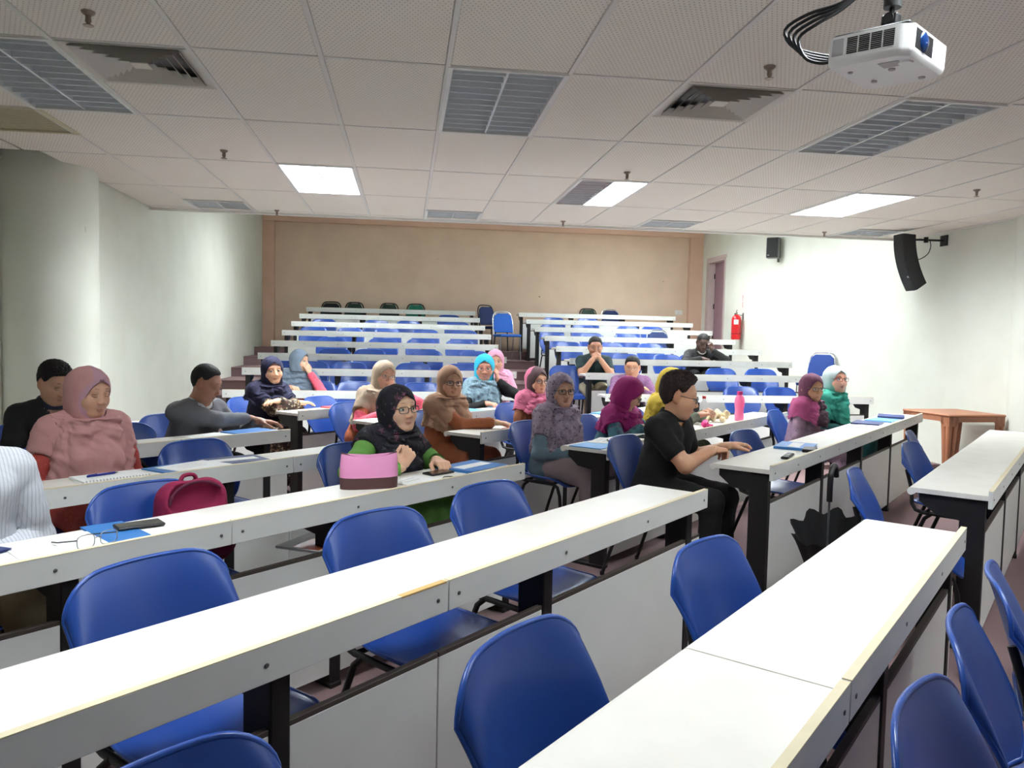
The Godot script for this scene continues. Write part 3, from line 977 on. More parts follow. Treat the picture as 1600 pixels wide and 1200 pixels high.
func make_cloths() -> void:
	weave = noise_tex(256, 0.2, [[0.0, Color(0.86, 0.86, 0.86)], [1.0, Color.WHITE]], 21, 2)
	make_head("calm", 0.25)
	make_head("smile", 1.0)
	make_hand("flat", 0.12)
	make_hand("loose", 0.42)
	make_hand("fist", 0.9)
	var sk := mat("skin", Color.WHITE, 0.52)
	sk.vertex_color_use_as_albedo = true
	sk.subsurf_scatter_enabled = true; sk.subsurf_scatter_strength = 0.12
	var ch := mat("scarf_plain", Color.WHITE, 0.85)
	ch.vertex_color_use_as_albedo = true
	ch.albedo_texture = weave; ch.uv1_triplanar = true; ch.uv1_scale = Vector3.ONE * 6.0
	mat("hair", srgb(20, 17, 16), 0.7)
	mat("hair_brown", srgb(40, 25, 21), 0.7)
	mat("shoe", srgb(30, 28, 28), 0.5)
	mat("glasses_rim", srgb(28, 24, 24), 0.3)
	mat("glasses_red", srgb(120, 34, 36), 0.3)
	mat("glasses_wire", srgb(120, 112, 104), 0.3, 0.8)
	var gl := mat("lens", Color(0.9, 0.95, 0.95, 0.04), 0.03)
	gl.transparency = BaseMaterial3D.TRANSPARENCY_ALPHA
	cloth("floral_dark", Color.WHITE, 0.8, print_tex(512, srgb(26, 26, 36), [[srgb(52, 54, 66), 40, 10, 26, 5], [srgb(190, 108, 138), 22, 9, 20, 5], [srgb(120, 118, 128), 34, 5, 11, 4], [srgb(190, 150, 60), 2, 14, 22, 6]], 3), 2.2)
	cloth("lilac_print", Color.WHITE, 0.85, print_tex(512, srgb(150, 134, 150), [[srgb(104, 90, 112), 110, 8, 18, 4], [srgb(196, 184, 196), 140, 5, 12, 5], [srgb(46, 40, 58), 120, 4, 9, 0], [srgb(206, 198, 208), 120, 2, 4, 0]], 4), 2.4)
	cloth("teal_print", Color.WHITE, 0.85, print_tex(512, srgb(120, 148, 162), [[srgb(66, 84, 104), 90, 8, 20, 3], [srgb(176, 204, 210), 120, 6, 14, 3], [srgb(86, 118, 136), 90, 5, 11, 4]], 5), 3.2)
	cloth("floral_gold", Color.WHITE, 0.85, print_tex(512, srgb(52, 36, 32), [[srgb(222, 206, 176), 90, 10, 24, 4], [srgb(128, 72, 44), 50, 8, 18, 4], [srgb(226, 180, 50), 16, 10, 20, 5], [srgb(196, 120, 128), 16, 8, 16, 5]], 6), 3.0)
	cloth("pink_print", Color.WHITE, 0.85, print_tex(512, srgb(214, 86, 106), [[srgb(178, 40, 70), 110, 6, 15, 4], [srgb(238, 146, 156), 60, 5, 11, 5]], 7), 3.5)
	cloth("rust_print", Color.WHITE, 0.85, print_tex(512, srgb(168, 88, 58), [[srgb(116, 44, 40), 110, 6, 16, 3], [srgb(206, 132, 84), 90, 5, 12, 4]], 8), 3.2)
	cloth("teal_diamond", Color.WHITE, 0.85, print_tex(512, srgb(58, 104, 116), [[srgb(38, 78, 94), 60, 10, 22, 0], [srgb(112, 44, 92), 26, 16, 26, -2]], 9), 2.4)
	cloth("purple_batik", Color.WHITE, 0.85, print_tex(512, srgb(124, 84, 122), [[srgb(168, 128, 160), 90, 5, 13, 3], [srgb(84, 54, 100), 90, 5, 14, 4]], 10), 3.4)
	cloth("mauve_print", Color.WHITE, 0.85, print_tex(512, srgb(166, 138, 158), [[srgb(128, 92, 122), 90, 6, 15, 4], [srgb(196, 176, 190), 80, 5, 12, 5]], 12), 3.4)
	cloth("rose_lace", Color.WHITE, 0.85, print_tex(512, srgb(172, 66, 58), [[srgb(222, 130, 110), 120, 4, 9, 4]], 13), 3.4)
	cloth("stripe_grey", Color.WHITE, 0.8, img_tex(128, 128, func(x: int, _y: int) -> Color:
		return srgb(204, 206, 212) if x % 8 > 1 else srgb(168, 172, 184)), 5.0)
	cloth("black_cloth", srgb(19, 19, 21)); cloth("charcoal", srgb(16, 16, 19)); cloth("navy_cloth", srgb(26, 30, 56)); cloth("grey_wool", srgb(120, 122, 128))
	cloth("green_cloth", srgb(112, 170, 78)); cloth("orange_cloth", srgb(176, 100, 62)); cloth("khaki", srgb(176, 162, 130)); cloth("taupe_cloth", srgb(168, 150, 156))
	cloth("blue_grey", srgb(112, 138, 154)); cloth("rust_cloth", srgb(140, 82, 52)); cloth("sage", srgb(128, 142, 122)); cloth("teal_cloth", srgb(24, 92, 90)); cloth("pale_pink", srgb(228, 178, 200))
	cloth("white_cloth", srgb(226, 226, 228)); cloth("crimson", srgb(158, 36, 74)); cloth("dark_green", srgb(30, 52, 56)); cloth("brown_cloth", srgb(86, 62, 54))

func bend(a: Vector3, b: Vector3, l1: float, l2: float, pole: Vector3) -> Vector3:      # elbow between shoulder and wrist
	var d := b - a
	var ln := minf(d.length(), (l1 + l2) * 0.998)
	var x := d.normalized()
	var c := clampf((l1 * l1 + ln * ln - l2 * l2) / (2.0 * l1 * ln), -1.0, 1.0)
	var side := (pole - x * pole.dot(x)).normalized()
	return a + x * l1 * c + side * l1 * sqrt(1.0 - c * c)

const HAIRLINE := [[-0.11, -0.075], [-0.07, -0.07], [-0.03, -0.03], [-0.012, 0.035], [0.01, 0.02], [0.03, 0.03], [0.05, 0.068], [0.08, 0.078], [0.12, 0.08]]

func hair_amount(p: Vector3, up: float) -> float:
	var h: float = HAIRLINE[-1][1]
	for k in HAIRLINE.size() - 1:
		if p.z < HAIRLINE[k + 1][0]:
			h = lerpf(HAIRLINE[k][1], HAIRLINE[k + 1][1], clampf((p.z - HAIRLINE[k][0]) / (HAIRLINE[k + 1][0] - HAIRLINE[k][0]), 0.0, 1.0))
			break
	return clampf((p.y - h - up) / 0.014, 0.0, 1.0)

# q: head (world), face, body (degrees, 0 looks to +z), pitch, roll, lean, hands ... see the list of people
func person(q: Dictionary) -> Node3D:
	var yaw := deg_to_rad(q.get("body", 45.0))
	var seat_y: float = q.get("floor", 0.0)
	var hd: Vector3 = q.head
	var st: float = (hd.y - seat_y - 0.50) / 0.555          # how tall the trunk sits
	var lean := deg_to_rad(q.get("lean", 6.0))
	var side := deg_to_rad(q.get("side", 0.0))
	var trunk := Basis(Vector3.RIGHT, lean) * Basis(Vector3.BACK, side)
	var hip := Vector3(0, 0.50, 0)
	var up := func(p: Vector3) -> Vector3: return hip + trunk * (Vector3(p.x, (p.y - 0.50) * st, p.z))
	var hl: Vector3 = up.call(Vector3(0, 1.055, 0.0)) + q.get("crane", Vector3(0, 0, 0.02))
	hl.y = hd.y - seat_y
	var turn := Basis(Vector3.UP, yaw)
	var at := hd - turn * hl
	at.y = seat_y
	var o := thing("person", q.label, "person", at, yaw, q.get("group", "seated audience"))
	var female: bool = q.has("scarf")
	var wd: float = q.get("wide", 0.74 if female else 0.96)
	# --- body field
	var s := Soft.new()
	var K := 0.03
	for x in [-1.0, 1.0]:
		s.cap(Vector3(x * 0.075, 0.525, 0.0), up.call(Vector3(x * 0.062 * wd, 0.68, 0.0)), 0.115, 0.10, K, 0)
		s.cap(up.call(Vector3(x * 0.062 * wd, 0.68, 0.0)), up.call(Vector3(x * 0.075 * wd, 0.84, 0.005)), 0.10, 0.098, K, 0)
		s.cap(up.call(Vector3(x * 0.03, 0.925, -0.01)), up.call(Vector3(x * 0.15 * wd, 0.895, -0.01)), 0.052, 0.052, K, 0)
		if female: s.cap(up.call(Vector3(x * 0.07, 0.80, 0.07)), up.call(Vector3(x * 0.06, 0.79, 0.085)), 0.055, 0.05, 0.03, 0)
	s.cap(up.call(Vector3(0, 0.90, -0.01)), hl + Vector3(0, -0.12, -0.03), 0.055, 0.05, K, 3)
	var skirt: bool = q.get("skirt", female)
	for x in [-1.0, 1.0]:
		var kn := Vector3(x * 0.10, 0.50, 0.37)
		var an := Vector3(x * 0.10, 0.09, 0.36)
		s.cap(Vector3(x * 0.085, 0.525, 0.02), kn, 0.088 if not skirt else 0.092, 0.062 if not skirt else 0.07, K, 4)
		s.cap(kn, an, 0.058 if not skirt else 0.07, 0.043 if not skirt else 0.062, K, 4)
		s.cap(an + Vector3(0, -0.045, -0.02), an + Vector3(x * 0.01, -0.055, 0.13), 0.038, 0.033, 0.02, 5)
	if skirt:
		s.cap(Vector3(0, 0.51, 0.05), Vector3(0, 0.50, 0.37), 0.08, 0.07, K, 4)
		s.cap(Vector3(0, 0.50, 0.37), Vector3(0, 0.14, 0.36), 0.06, 0.06, K, 4)
	var body := MB.new()
	var tone: Color = q.get("skin", srgb(196, 146, 116))
	var lin := tone.srgb_to_linear()
	var xf_hands := []
	var cuffs := []
	var inv := turn.inverse()
	for k in 2:
		var x := 1.0 if k == 0 else -1.0                  # left arm, right arm
		var hs: Array = q.get("left" if k == 0 else "right", [Vector3(x * 0.10, 0.755, 0.33), "loose", Vector3(-x * 0.5, 0.0, 0.9), Vector3.UP, Vector3(x * 0.6, -0.8, -0.3)])
		var sh: Vector3 = up.call(Vector3(x * 0.178 * wd, 0.885, -0.01))
		var wrist: Vector3 = hs[0]
		var dir: Vector3 = hs[2].normalized()
		var l1 := 0.262
		var l2 := 0.238
		var lim := (wrist - sh).length()
		if lim > l1 + l2 - 0.004: wrist = sh + (wrist - sh).normalized() * (l1 + l2 - 0.004)
		var el := bend(sh, wrist, l1, l2, hs[4])
		var r := 0.050 if not female else 0.043
		s.cap(sh, sh.lerp(el, 0.62), r + 0.006, r - 0.001, K, 1)
		s.cap(sh.lerp(el, 0.62), el, r - 0.001, r - 0.005, 0.02, 6)
		s.cap(el, el.lerp(wrist, 0.86), r - 0.005, 0.032, 0.02, 7)
		s.cap(el.lerp(wrist, 0.86), wrist + dir * 0.004, 0.029, 0.027, 0.012, 8)
		var cut := el.lerp(wrist, 0.86) if not q.get("short", false) else sh.lerp(el, 0.62)
		var along := (wrist - el).normalized() if not q.get("short", false) else (el - sh).normalized()
		cuffs.append([cut, along, 0.0365 if not q.get("short", false) else r + 0.010])
		var bz := dir
		var by: Vector3 = (hs[3] - bz * hs[3].dot(bz)).normalized()
		var bx := by.cross(bz)
		xf_hands.append([hs[1], Transform3D(Basis(bx * -x, by, bz), wrist + dir * 0.012)])      # thumbs turn inwards
	s.build(0.0135)
	s.pour(body, Transform3D.IDENTITY, [lin, lin, lin, lin, lin, lin, lin, lin, lin])
	for h in xf_hands:
		hands[h[0]].pour(body, h[1].scaled_local(Vector3.ONE * (0.93 if female else 1.0)), [lin])
	# --- head
	var face := deg_to_rad(q.get("face", 45.0)) - yaw
	var hb := Basis(Vector3.UP, face) * Basis(Vector3.RIGHT, deg_to_rad(q.get("pitch", 4.0))) * Basis(Vector3.BACK, deg_to_rad(q.get("roll", 0.0)))
	var hscale: float = q.get("size", 0.98 if female else 1.0)
	var ht := Transform3D(hb.scaled_local((Vector3(1.07, 0.985, 1.0) if female else Vector3(1.02, 1.0, 1.0)) * hscale), hl)
	var lips := lin.lerp(Color(0.46, 0.15, 0.14), 0.45 if female else 0.2)
	var brow := lin * 0.32 if not female else lin * 0.62
	var warm := lin.lerp(Color(lin.r * 1.02, lin.g * 0.86, lin.b * 0.82), 0.7)
	var head_soft: Soft = heads[q.get("mouth", "calm")]
	head_soft.pour(body, ht, [lin, lin, lin, warm])
	# eyes: ball, iris and lids
	for x in [-1.0, 1.0]:
		var shut: float = q.get("shut", 0.0)
		body.col = Color(0.62, 0.6, 0.57).lerp(lin, 1.0 if shut > 0.8 else 0.0)
		_ball(body, ht, Vector3(x * 0.031, 0.004, 0.0735), 0.0125, Vector3(1.15, 0.78, 1.0))
		body.col = Color(0.015, 0.01, 0.008) if shut < 0.8 else lin * 0.45
		_ball(body, ht, Vector3(x * 0.031 + q.get("gaze", 0.0) * 0.004, 0.0035 if shut < 0.8 else -0.002, 0.0825), 0.0060, Vector3(1.0, 1.05, 0.8) if shut < 0.8 else Vector3(2.0, 0.25, 0.6))
		body.col = lin
		_ball(body, ht, Vector3(x * 0.031, 0.0125, 0.0745), 0.0126, Vector3(1.2, 0.34, 1.0))
		body.col = lin * 0.16
		_ball(body, ht, Vector3(x * 0.031, 0.0100, 0.0782), 0.0105, Vector3(1.25, 0.10, 0.95))
	var sm := 1.0 if q.get("mouth", "calm") == "smile" else 0.2
	for x in [-1.0, 1.0]:
		body.col = brow
		body.tube([ht * Vector3(x * 0.015, 0.0330, 0.0835), ht * Vector3(x * 0.024, 0.0362, 0.0835), ht * Vector3(x * 0.034, 0.0368, 0.0805), ht * Vector3(x * 0.047, 0.0318, 0.0715)], [0.0014, 0.0021, 0.0021, 0.0009], 6)
	body.col = lips
	var c0 := -0.0605 + 0.006 * sm
	body.tube([ht * Vector3(-0.0225 - 0.005 * sm, c0, 0.0730 - 0.002 * sm), ht * Vector3(-0.014, -0.0620, 0.0825), ht * Vector3(-0.005, -0.0622, 0.0880), ht * Vector3(0, -0.0632, 0.0883), ht * Vector3(0.005, -0.0622, 0.0880), ht * Vector3(0.014, -0.0620, 0.0825), ht * Vector3(0.0225 + 0.005 * sm, c0, 0.0730 - 0.002 * sm)], [0.0012, 0.0030, 0.0036, 0.0033, 0.0036, 0.0030, 0.0012], 7)
	body.tube([ht * Vector3(-0.020 - 0.005 * sm, c0 - 0.002, 0.0745), ht * Vector3(-0.010, -0.0695, 0.0815), ht * Vector3(0, -0.0712, 0.0832), ht * Vector3(0.010, -0.0695, 0.0815), ht * Vector3(0.020 + 0.005 * sm, c0 - 0.002, 0.0745)], [0.0012, 0.0040, 0.0047, 0.0040, 0.0012], 7)
	body.col = Color.WHITE
	part("body", body, mats.skin, o)
	# --- clothes: shells a little off the skin
	_shell(o, s, q.get("top_name", "tunic" if female else "shirt"), q.top, [0, 1, 6, 7] if not q.get("short", false) else [0, 1], 0.008)
	_shell(o, s, "skirt" if skirt else "trousers", q.get("legs", mats.black_cloth), [4], 0.008)
	_shell(o, s, "shoes", mats.shoe, [5], 0.006)
	if q.has("sleeve"):
		_shell(o, s, "sleeves", q.sleeve, [6, 7], 0.011)
	for c in cuffs:
		var cx: Vector3 = c[1].cross(Vector3(0.3, 0.5, 0.8)).normalized()
		var cy: Vector3 = c[1].cross(cx)
		var loop := []
		for k in 5:
			var ring := PackedVector3Array()
			for b in 20:
				var t := TAU * b / 20
				ring.append(c[0] + c[1] * (0.016 * (k - 2.0)) + (cx * cos(t) + cy * sin(t)) * (c[2] + [-0.006, 0.001, 0.002, 0.001, -0.006][k]))
			loop.append(ring)
		part("cuff", MB.new().loft(loop, true, false, false), q.get("sleeve", q.top), o)
	if q.has("collar"):
		var rings := []
		var nb: Vector3 = up.call(Vector3(0, 0.955, -0.004))
		for a in 5:
			var ring := PackedVector3Array()
			for b in 28:
				var t := TAU * b / 28
				var rr := [0.078, 0.073, 0.069, 0.074, 0.082][a] as float
				var hh := [0.0, 0.022, 0.036, 0.030, 0.006][a] as float
				ring.append(nb + trunk * Vector3(sin(t) * rr * 1.05, hh - 0.02 * maxf(0.0, cos(t)) - 0.005, cos(t) * rr * 0.95))
			rings.append(ring)
		part("collar", MB.new().loft(rings, true, false, false), q.collar, o)
	if q.has("scarf"): _scarf(o, s, q, up, ht, hl, trunk)
	else: _hair(o, q, ht)
	if q.has("glasses"): _glasses(o, ht, q.glasses)
	# --- what the person sits on
	var ca := at + turn * Vector3(0, 0, q.get("chair", 0.02))
	chair(q.chair_label, Vector3(ca.x, seat_y, ca.z), deg_to_rad(q.get("seat", q.get("body", 45.0))), "chairs people sit on")
	return o

func _ball(mb: MB, t: Transform3D, c: Vector3, r: float, sc: Vector3) -> void:
	var rings := []
	for a in 7:
		var ring := PackedVector3Array()
		var ph := PI * a / 6
		for b in 10:
			var th := TAU * b / 10
			ring.append(t * (c + Vector3(sin(ph) * cos(th), cos(ph), sin(ph) * sin(th)) * r * sc))
		rings.append(ring)
	mb.loft(rings, true, false, false)

func _shell(o: Node3D, s: Soft, called: String, m: Material, tags: Array, off: float) -> void:
	var mb := MB.new()
	var used := {}
	var nz := FastNoiseLite.new()
	nz.seed = 5; nz.frequency = 11.0
	for k in range(0, s.idx.size(), 3):
		var ok := 0
		for j in 3:
			if tags.has(s.lab[s.idx[k + j]]): ok += 1
		if ok < 2: continue
		for j in 3:
			var a := s.idx[k + j]
			if not used.has(a):
				var p := s.v[a]
				used[a] = mb.vert(p + s.n[a] * (off + 0.0055 * (nz.get_noise_3d(p.x, p.y * 1.6, p.z) + 0.3)), s.n[a])
			mb.i.append(used[a])
	if mb.i.size():
		mb.n.fill(Vector3.ZERO)
		for k in range(0, mb.i.size(), 3):
			var a := mb.i[k]; var b := mb.i[k + 1]; var c := mb.i[k + 2]
			var nn := (mb.v[c] - mb.v[a]).cross(mb.v[b] - mb.v[a])
			mb.n[a] += nn; mb.n[b] += nn; mb.n[c] += nn
		for k in mb.n.size(): mb.n[k] = mb.n[k].normalized()
		part(called, mb, m, o)

func _hair(o: Node3D, q: Dictionary, ht: Transform3D) -> void:
	var head_soft: Soft = heads[q.get("mouth", "calm")]
	var mb := MB.new()
	var used := {}
	var th: float = q.get("hair", 0.012)
	var upl: float = q.get("hairline", 0.0)
	var spike: float = q.get("spike", 0.0)
	var nz := FastNoiseLite.new()
	nz.seed = 8; nz.frequency = 60.0
	for k in range(0, head_soft.idx.size(), 3):
		var ok := true
		for j in 3:
			if hair_amount(head_soft.v[head_soft.idx[k + j]], upl) <= 0.0: ok = false
		if not ok: continue
		for j in 3:
			var a := head_soft.idx[k + j]
			if not used.has(a):
				var p := head_soft.v[a]
				if absf(p.x) > 0.07 and p.y < 0.03 and p.z > -0.03:      # keep clear of the ear
					p.x = signf(p.x) * 0.0705
				var m := hair_amount(p, upl)
				var top := smoothstep(0.03, 0.11, p.y)
				var w := nz.get_noise_3d(p.x * 2.0, p.y * 0.5, p.z * 2.0)
				var d := m * (0.0025 + th * lerpf(0.35, 1.0, top) + (0.003 + spike * 0.016 * top) * w)
				p += head_soft.n[a] * d
				p += Vector3(0, 0.75, 0.5) * spike * top * 0.02 * m * (0.6 + w) * smoothstep(-0.06, 0.07, p.z)
				used[a] = mb.vert(ht * p, Vector3.UP)
			mb.i.append(used[a])
	mb.n.fill(Vector3.ZERO)
	for k in range(0, mb.i.size(), 3):
		var a := mb.i[k]; var b := mb.i[k + 1]; var c := mb.i[k + 2]
		var nn := (mb.v[c] - mb.v[a]).cross(mb.v[b] - mb.v[a])
		mb.n[a] += nn; mb.n[b] += nn; mb.n[c] += nn
	for k in mb.n.size(): mb.n[k] = mb.n[k].normalized()
	part("hair", mb, mats[q.get("hair_mat", "hair")], o)

func _glasses(o: Node3D, ht: Transform3D, m: Material) -> void:
	var mb := MB.new()
	var r := 0.0019
	for x in [-1.0, 1.0]:
		var loop := []
		for k in 20:
			var t := TAU * k / 20
			var cx := signf(cos(t)) * pow(absf(cos(t)), 0.6) * 0.025
			var cy := signf(sin(t)) * pow(absf(sin(t)), 0.6) * 0.0165
			loop.append(ht * Vector3(x * 0.033 + cx, 0.0 + cy, 0.099 - absf(x * 0.033 + cx) * 0.14))
		mb.tube(loop, r, 6, false, true)
		mb.tube([ht * Vector3(x * 0.058, 0.008, 0.091), ht * Vector3(x * 0.073, 0.009, 0.06), ht * Vector3(x * 0.077, 0.012, -0.005), ht * Vector3(x * 0.077, -0.006, -0.02)], r, 6)
	mb.tube([ht * Vector3(-0.009, 0.004, 0.098), ht * Vector3(0, 0.008, 0.101), ht * Vector3(0.009, 0.004, 0.098)], r, 6)
	var g := part("eyeglasses", mb, m, o)
	for x in [-1.0, 1.0]:
		var lens := MB.new()
		var ring := []
		for k in 16:
			var t := TAU * k / 16
			var cx := signf(cos(t)) * pow(absf(cos(t)), 0.6) * 0.024
			var cy := signf(sin(t)) * pow(absf(sin(t)), 0.6) * 0.0155
			ring.append(ht * Vector3(x * 0.033 + cx, cy, 0.099 - absf(x * 0.033 + cx) * 0.14))
		lens.face(ring, ht.basis.z)
		part("lens", lens, mats.lens, g)

# a headscarf: rings from the crown down over the shoulders; the columns round the face are tucked in behind it
func _scarf(o: Node3D, s: Soft, q: Dictionary, up: Callable, ht: Transform3D, hl: Vector3, trunk: Basis) -> void:
	var sc: Dictionary = q.scarf
	var NA := 24
	var NB := 40
	var NI := 14
	var NC := 70
	var hem: float = sc.get("hem", 0.70)
	var seed_f: float = sc.get("seed", 1.0)
	var loose: float = sc.get("loose", 1.0)
	var puff: float = sc.get("puff", 0.0)
	var wide: float = sc.get("open", 1.0)
	var rings := []
	var tones := []
	var nz := FastNoiseLite.new()
	nz.seed = int(seed_f * 10); nz.frequency = 7.0
	var last_head := []
	var bk := 0.107 + puff
	for i in NA:
		var f := float(i) / (NA - 1)
		var y := 0.134 - 0.247 * pow(f, 0.92)
		var rx: float
		var rf: float
		var rb: float
		if y > 0.02:
			var e := sqrt(maxf(0.0, 1.0 - pow((y - 0.02) / 0.1145, 2.0)))
			rx = 0.090 * e; rf = lerpf(0.1, 0.106, smoothstep(0.02, 0.1, y)) * e; rb = bk * e
		else:
			var t := (0.02 - y) / 0.135
			rx = lerpf(0.090, 0.080, t); rf = lerpf(0.1, 0.078, t); rb = lerpf(bk, 0.085 + puff * 0.6, t * t)
		var oy := (y + 0.020) / 0.091
		var hw := 0.0625 * wide * sqrt(maxf(0.0, 1.0 - oy * oy)) if absf(oy) < 1.0 else 0.0
		var to := maxf(asin(clampf(hw / rx, 0.0, 0.98)), 0.12) if rx > 0.02 else 0.3
		var ring := PackedVector3Array()
		var tone := PackedColorArray()
		for j in NI + NC:
			var th: float
			var inner := j < NI
			if inner: th = lerpf(-to, to, (j + 0.5) / NI)
			else: th = lerpf(to, TAU - to, float(j - NI) / (NC - 1))
			var rz := rf if cos(th) > 0.0 else rb
			var p := Vector3(sin(th) * rx, y, cos(th) * rz - 0.008)
			if inner and hw > 0.0:
				p = Vector3(p.x * 0.86, y, minf(p.z - 0.05, 0.02))
			elif not inner:
				var fold := 0.0035 * sin(th * 5.0 + seed_f * 3.0 + y * 30.0) * smoothstep(0.3, 1.0, f) + 0.004 * nz.get_noise_3d(p.x * 3.0, p.y * 1.2, p.z * 3.0)
				p += Vector3(sin(th), 0, cos(th)) * fold
			ring.append(ht * p)
			tone.append(_tone(sc, 0.0, y, th, inner, float(j - NI) / (NC - 1)))
		rings.append(ring)
		tones.append(tone)
	last_head = Array(rings[-1])
	# keys of the drape: [share of the way down, width, front, back, how far along chin -> hem in height]
	var sy: Vector3 = up.call(Vector3(0, 0.905, 0.0))
	var low: Vector3 = up.call(Vector3(0, hem, 0.015))
	var chin := ht * Vector3(0, -0.113, -0.008)
	var mid: Vector3 = up.call(Vector3(0, 0.955, 0.0))
	var keys := [[0.0, 0.080, 0.078, 0.085, chin], [0.14, 0.088 * loose, 0.090 * loose, 0.094, chin.lerp(mid, 0.55)], [0.32, 0.142 * loose, 0.122 * loose, 0.108, mid], [0.52, 0.172, 0.138 * loose, 0.112, sy + trunk * Vector3(0, -0.015, 0)], [0.75, 0.192, 0.158 * loose, 0.127, sy.lerp(low, 0.5)], [1.0, 0.208, 0.168 * loose, 0.14, low]]
	var hh := ht.basis.orthonormalized()
	for i in range(1, NB + 1):
		var t := float(i) / NB
		var k := 0
		while k < keys.size() - 2 and t > keys[k + 1][0]: k += 1
		var w: float = (t - keys[k][0]) / (keys[k + 1][0] - keys[k][0])
		var ctr: Vector3 = keys[k][4].lerp(keys[k + 1][4], w)
		w = w * w * (3.0 - 2.0 * w)
		var rx: float = lerpf(keys[k][1], keys[k + 1][1], w)
		var rf: float = lerpf(keys[k][2], keys[k + 1][2], w)
		var rb: float = lerpf(keys[k][3], keys[k + 1][3], w)
		var fr := Basis(Quaternion(hh).slerp(Quaternion(trunk), smoothstep(0.0, 0.3, t)))
		var ring := PackedVector3Array()
		var tone := PackedColorArray()
		for j in NI + NC:
			var th: float
			var inner := j < NI
			var to := lerpf(0.12, 0.75, smoothstep(0.0, 0.25, t))
			if inner: th = lerpf(-to, to, (j + 0.5) / NI)
			else: th = lerpf(to, TAU - to, float(j - NI) / (NC - 1))
			var rz := rf if cos(th) > 0.0 else rb
			var amp: float = 0.016 * smoothstep(0.08, 0.5, t) * sc.get("folds", 1.0)
			var fr_w := maxf(0.0, cos(th))
			var fold: float = amp * (0.6 * sin(th * 6.0 + seed_f * 2.0 + 5.0 * t) + 0.5 * sin(th * 11.0 - seed_f + 3.0 * t)) + 0.024 * (absf(sin(t * 15.0 - absf(th if th < PI else th - TAU) * 2.2 + seed_f + 1.2 * nz.get_noise_2d(th * 0.35, t))) - 0.6) * sqrt(fr_w) * smoothstep(0.02, 0.14, t) * (1.0 - 0.7 * smoothstep(0.5, 0.9, t))
			fold += 0.016 * nz.get_noise_3d(sin(th), t * 1.5, cos(th)) * smoothstep(0.1, 0.4, t)
			var p := ctr + fr * Vector3(sin(th) * (rx + fold), 0.0, cos(th) * (rz + fold))
			if t > 0.6:
				p.y -= (sc.get("point", 0.03) * (fr_w * fr_w) - 0.035 * pow(absf(sin(th)), 4.0) + 0.02 * nz.get_noise_2d(th * 0.6, seed_f)) * smoothstep(0.6, 1.0, t)
			for rep in 2:
				var d := s.dist(p, 1)
				if d < 0.020:
					var e := 0.006
					var g := Vector3(s.dist(p + Vector3(e, 0, 0), 1) - d, s.dist(p + Vector3(0, e, 0), 1) - d, s.dist(p + Vector3(0, 0, e), 1) - d)
					if g.length() > 1e-5: p += g.normalized() * (0.020 - d + maxf(0.0, fold) * 0.5)
			ring.append(p)
			tone.append(_tone(sc, t, -0.113, th, inner, float(j - NI) / (NC - 1)))
		rings.append(ring)
		tones.append(tone)
	var cut := rings.size()
	if sc.has("shawl"): cut = NA + 2
	_scarf_piece(o, rings.slice(0, cut), tones.slice(0, cut), "headscarf", sc.mat, true)
	if sc.has("shawl"):
		_scarf_piece(o, rings.slice(cut - 2), tones.slice(cut - 2), "shawl", sc.shawl, false)

func _scarf_piece(o: Node3D, rings: Array, tones: Array, called: String, m: Material, crown: bool) -> void:
	var mb := MB.new()
	rings.reverse()
	tones.reverse()
	mb.loft(rings, true, false, crown)
	var c := PackedColorArray()
	for t in tones: c.append_array(t)
	while c.size() < mb.v.size(): c.append(tones[-1][0])
	mb.c = c
	part(called, mb, m, o)

# dyed colours of a scarf; an edge band or two dyes where the cloth has them
func _tone(sc: Dictionary, t: float, y: float, th: float, inner: bool, s: float) -> Color:
	var c: Color = sc.get("color", Color.WHITE)
	if sc.has("band"):
		var edge := minf(s, 1.0 - s)
		if t < 0.02 and (inner or edge < sc.get("band_w", 0.13)) : c = sc.band
	if sc.has("front") and t > 0.0:
		var a := absf(th if th < PI else th - TAU)
		if a < sc.get("front_w", 0.5) + 0.15 * sin(t * 9.0): c = sc.front
	if sc.has("dye"):
		var d: float = clampf((0.1 - y) / 0.2 * 0.45 + t * 0.9 + 0.05 * sin(th * 4.0), 0.0, 1.0)
		c = c.lerp(sc.dye, smoothstep(0.1, 0.75, d))
	return c.srgb_to_linear()

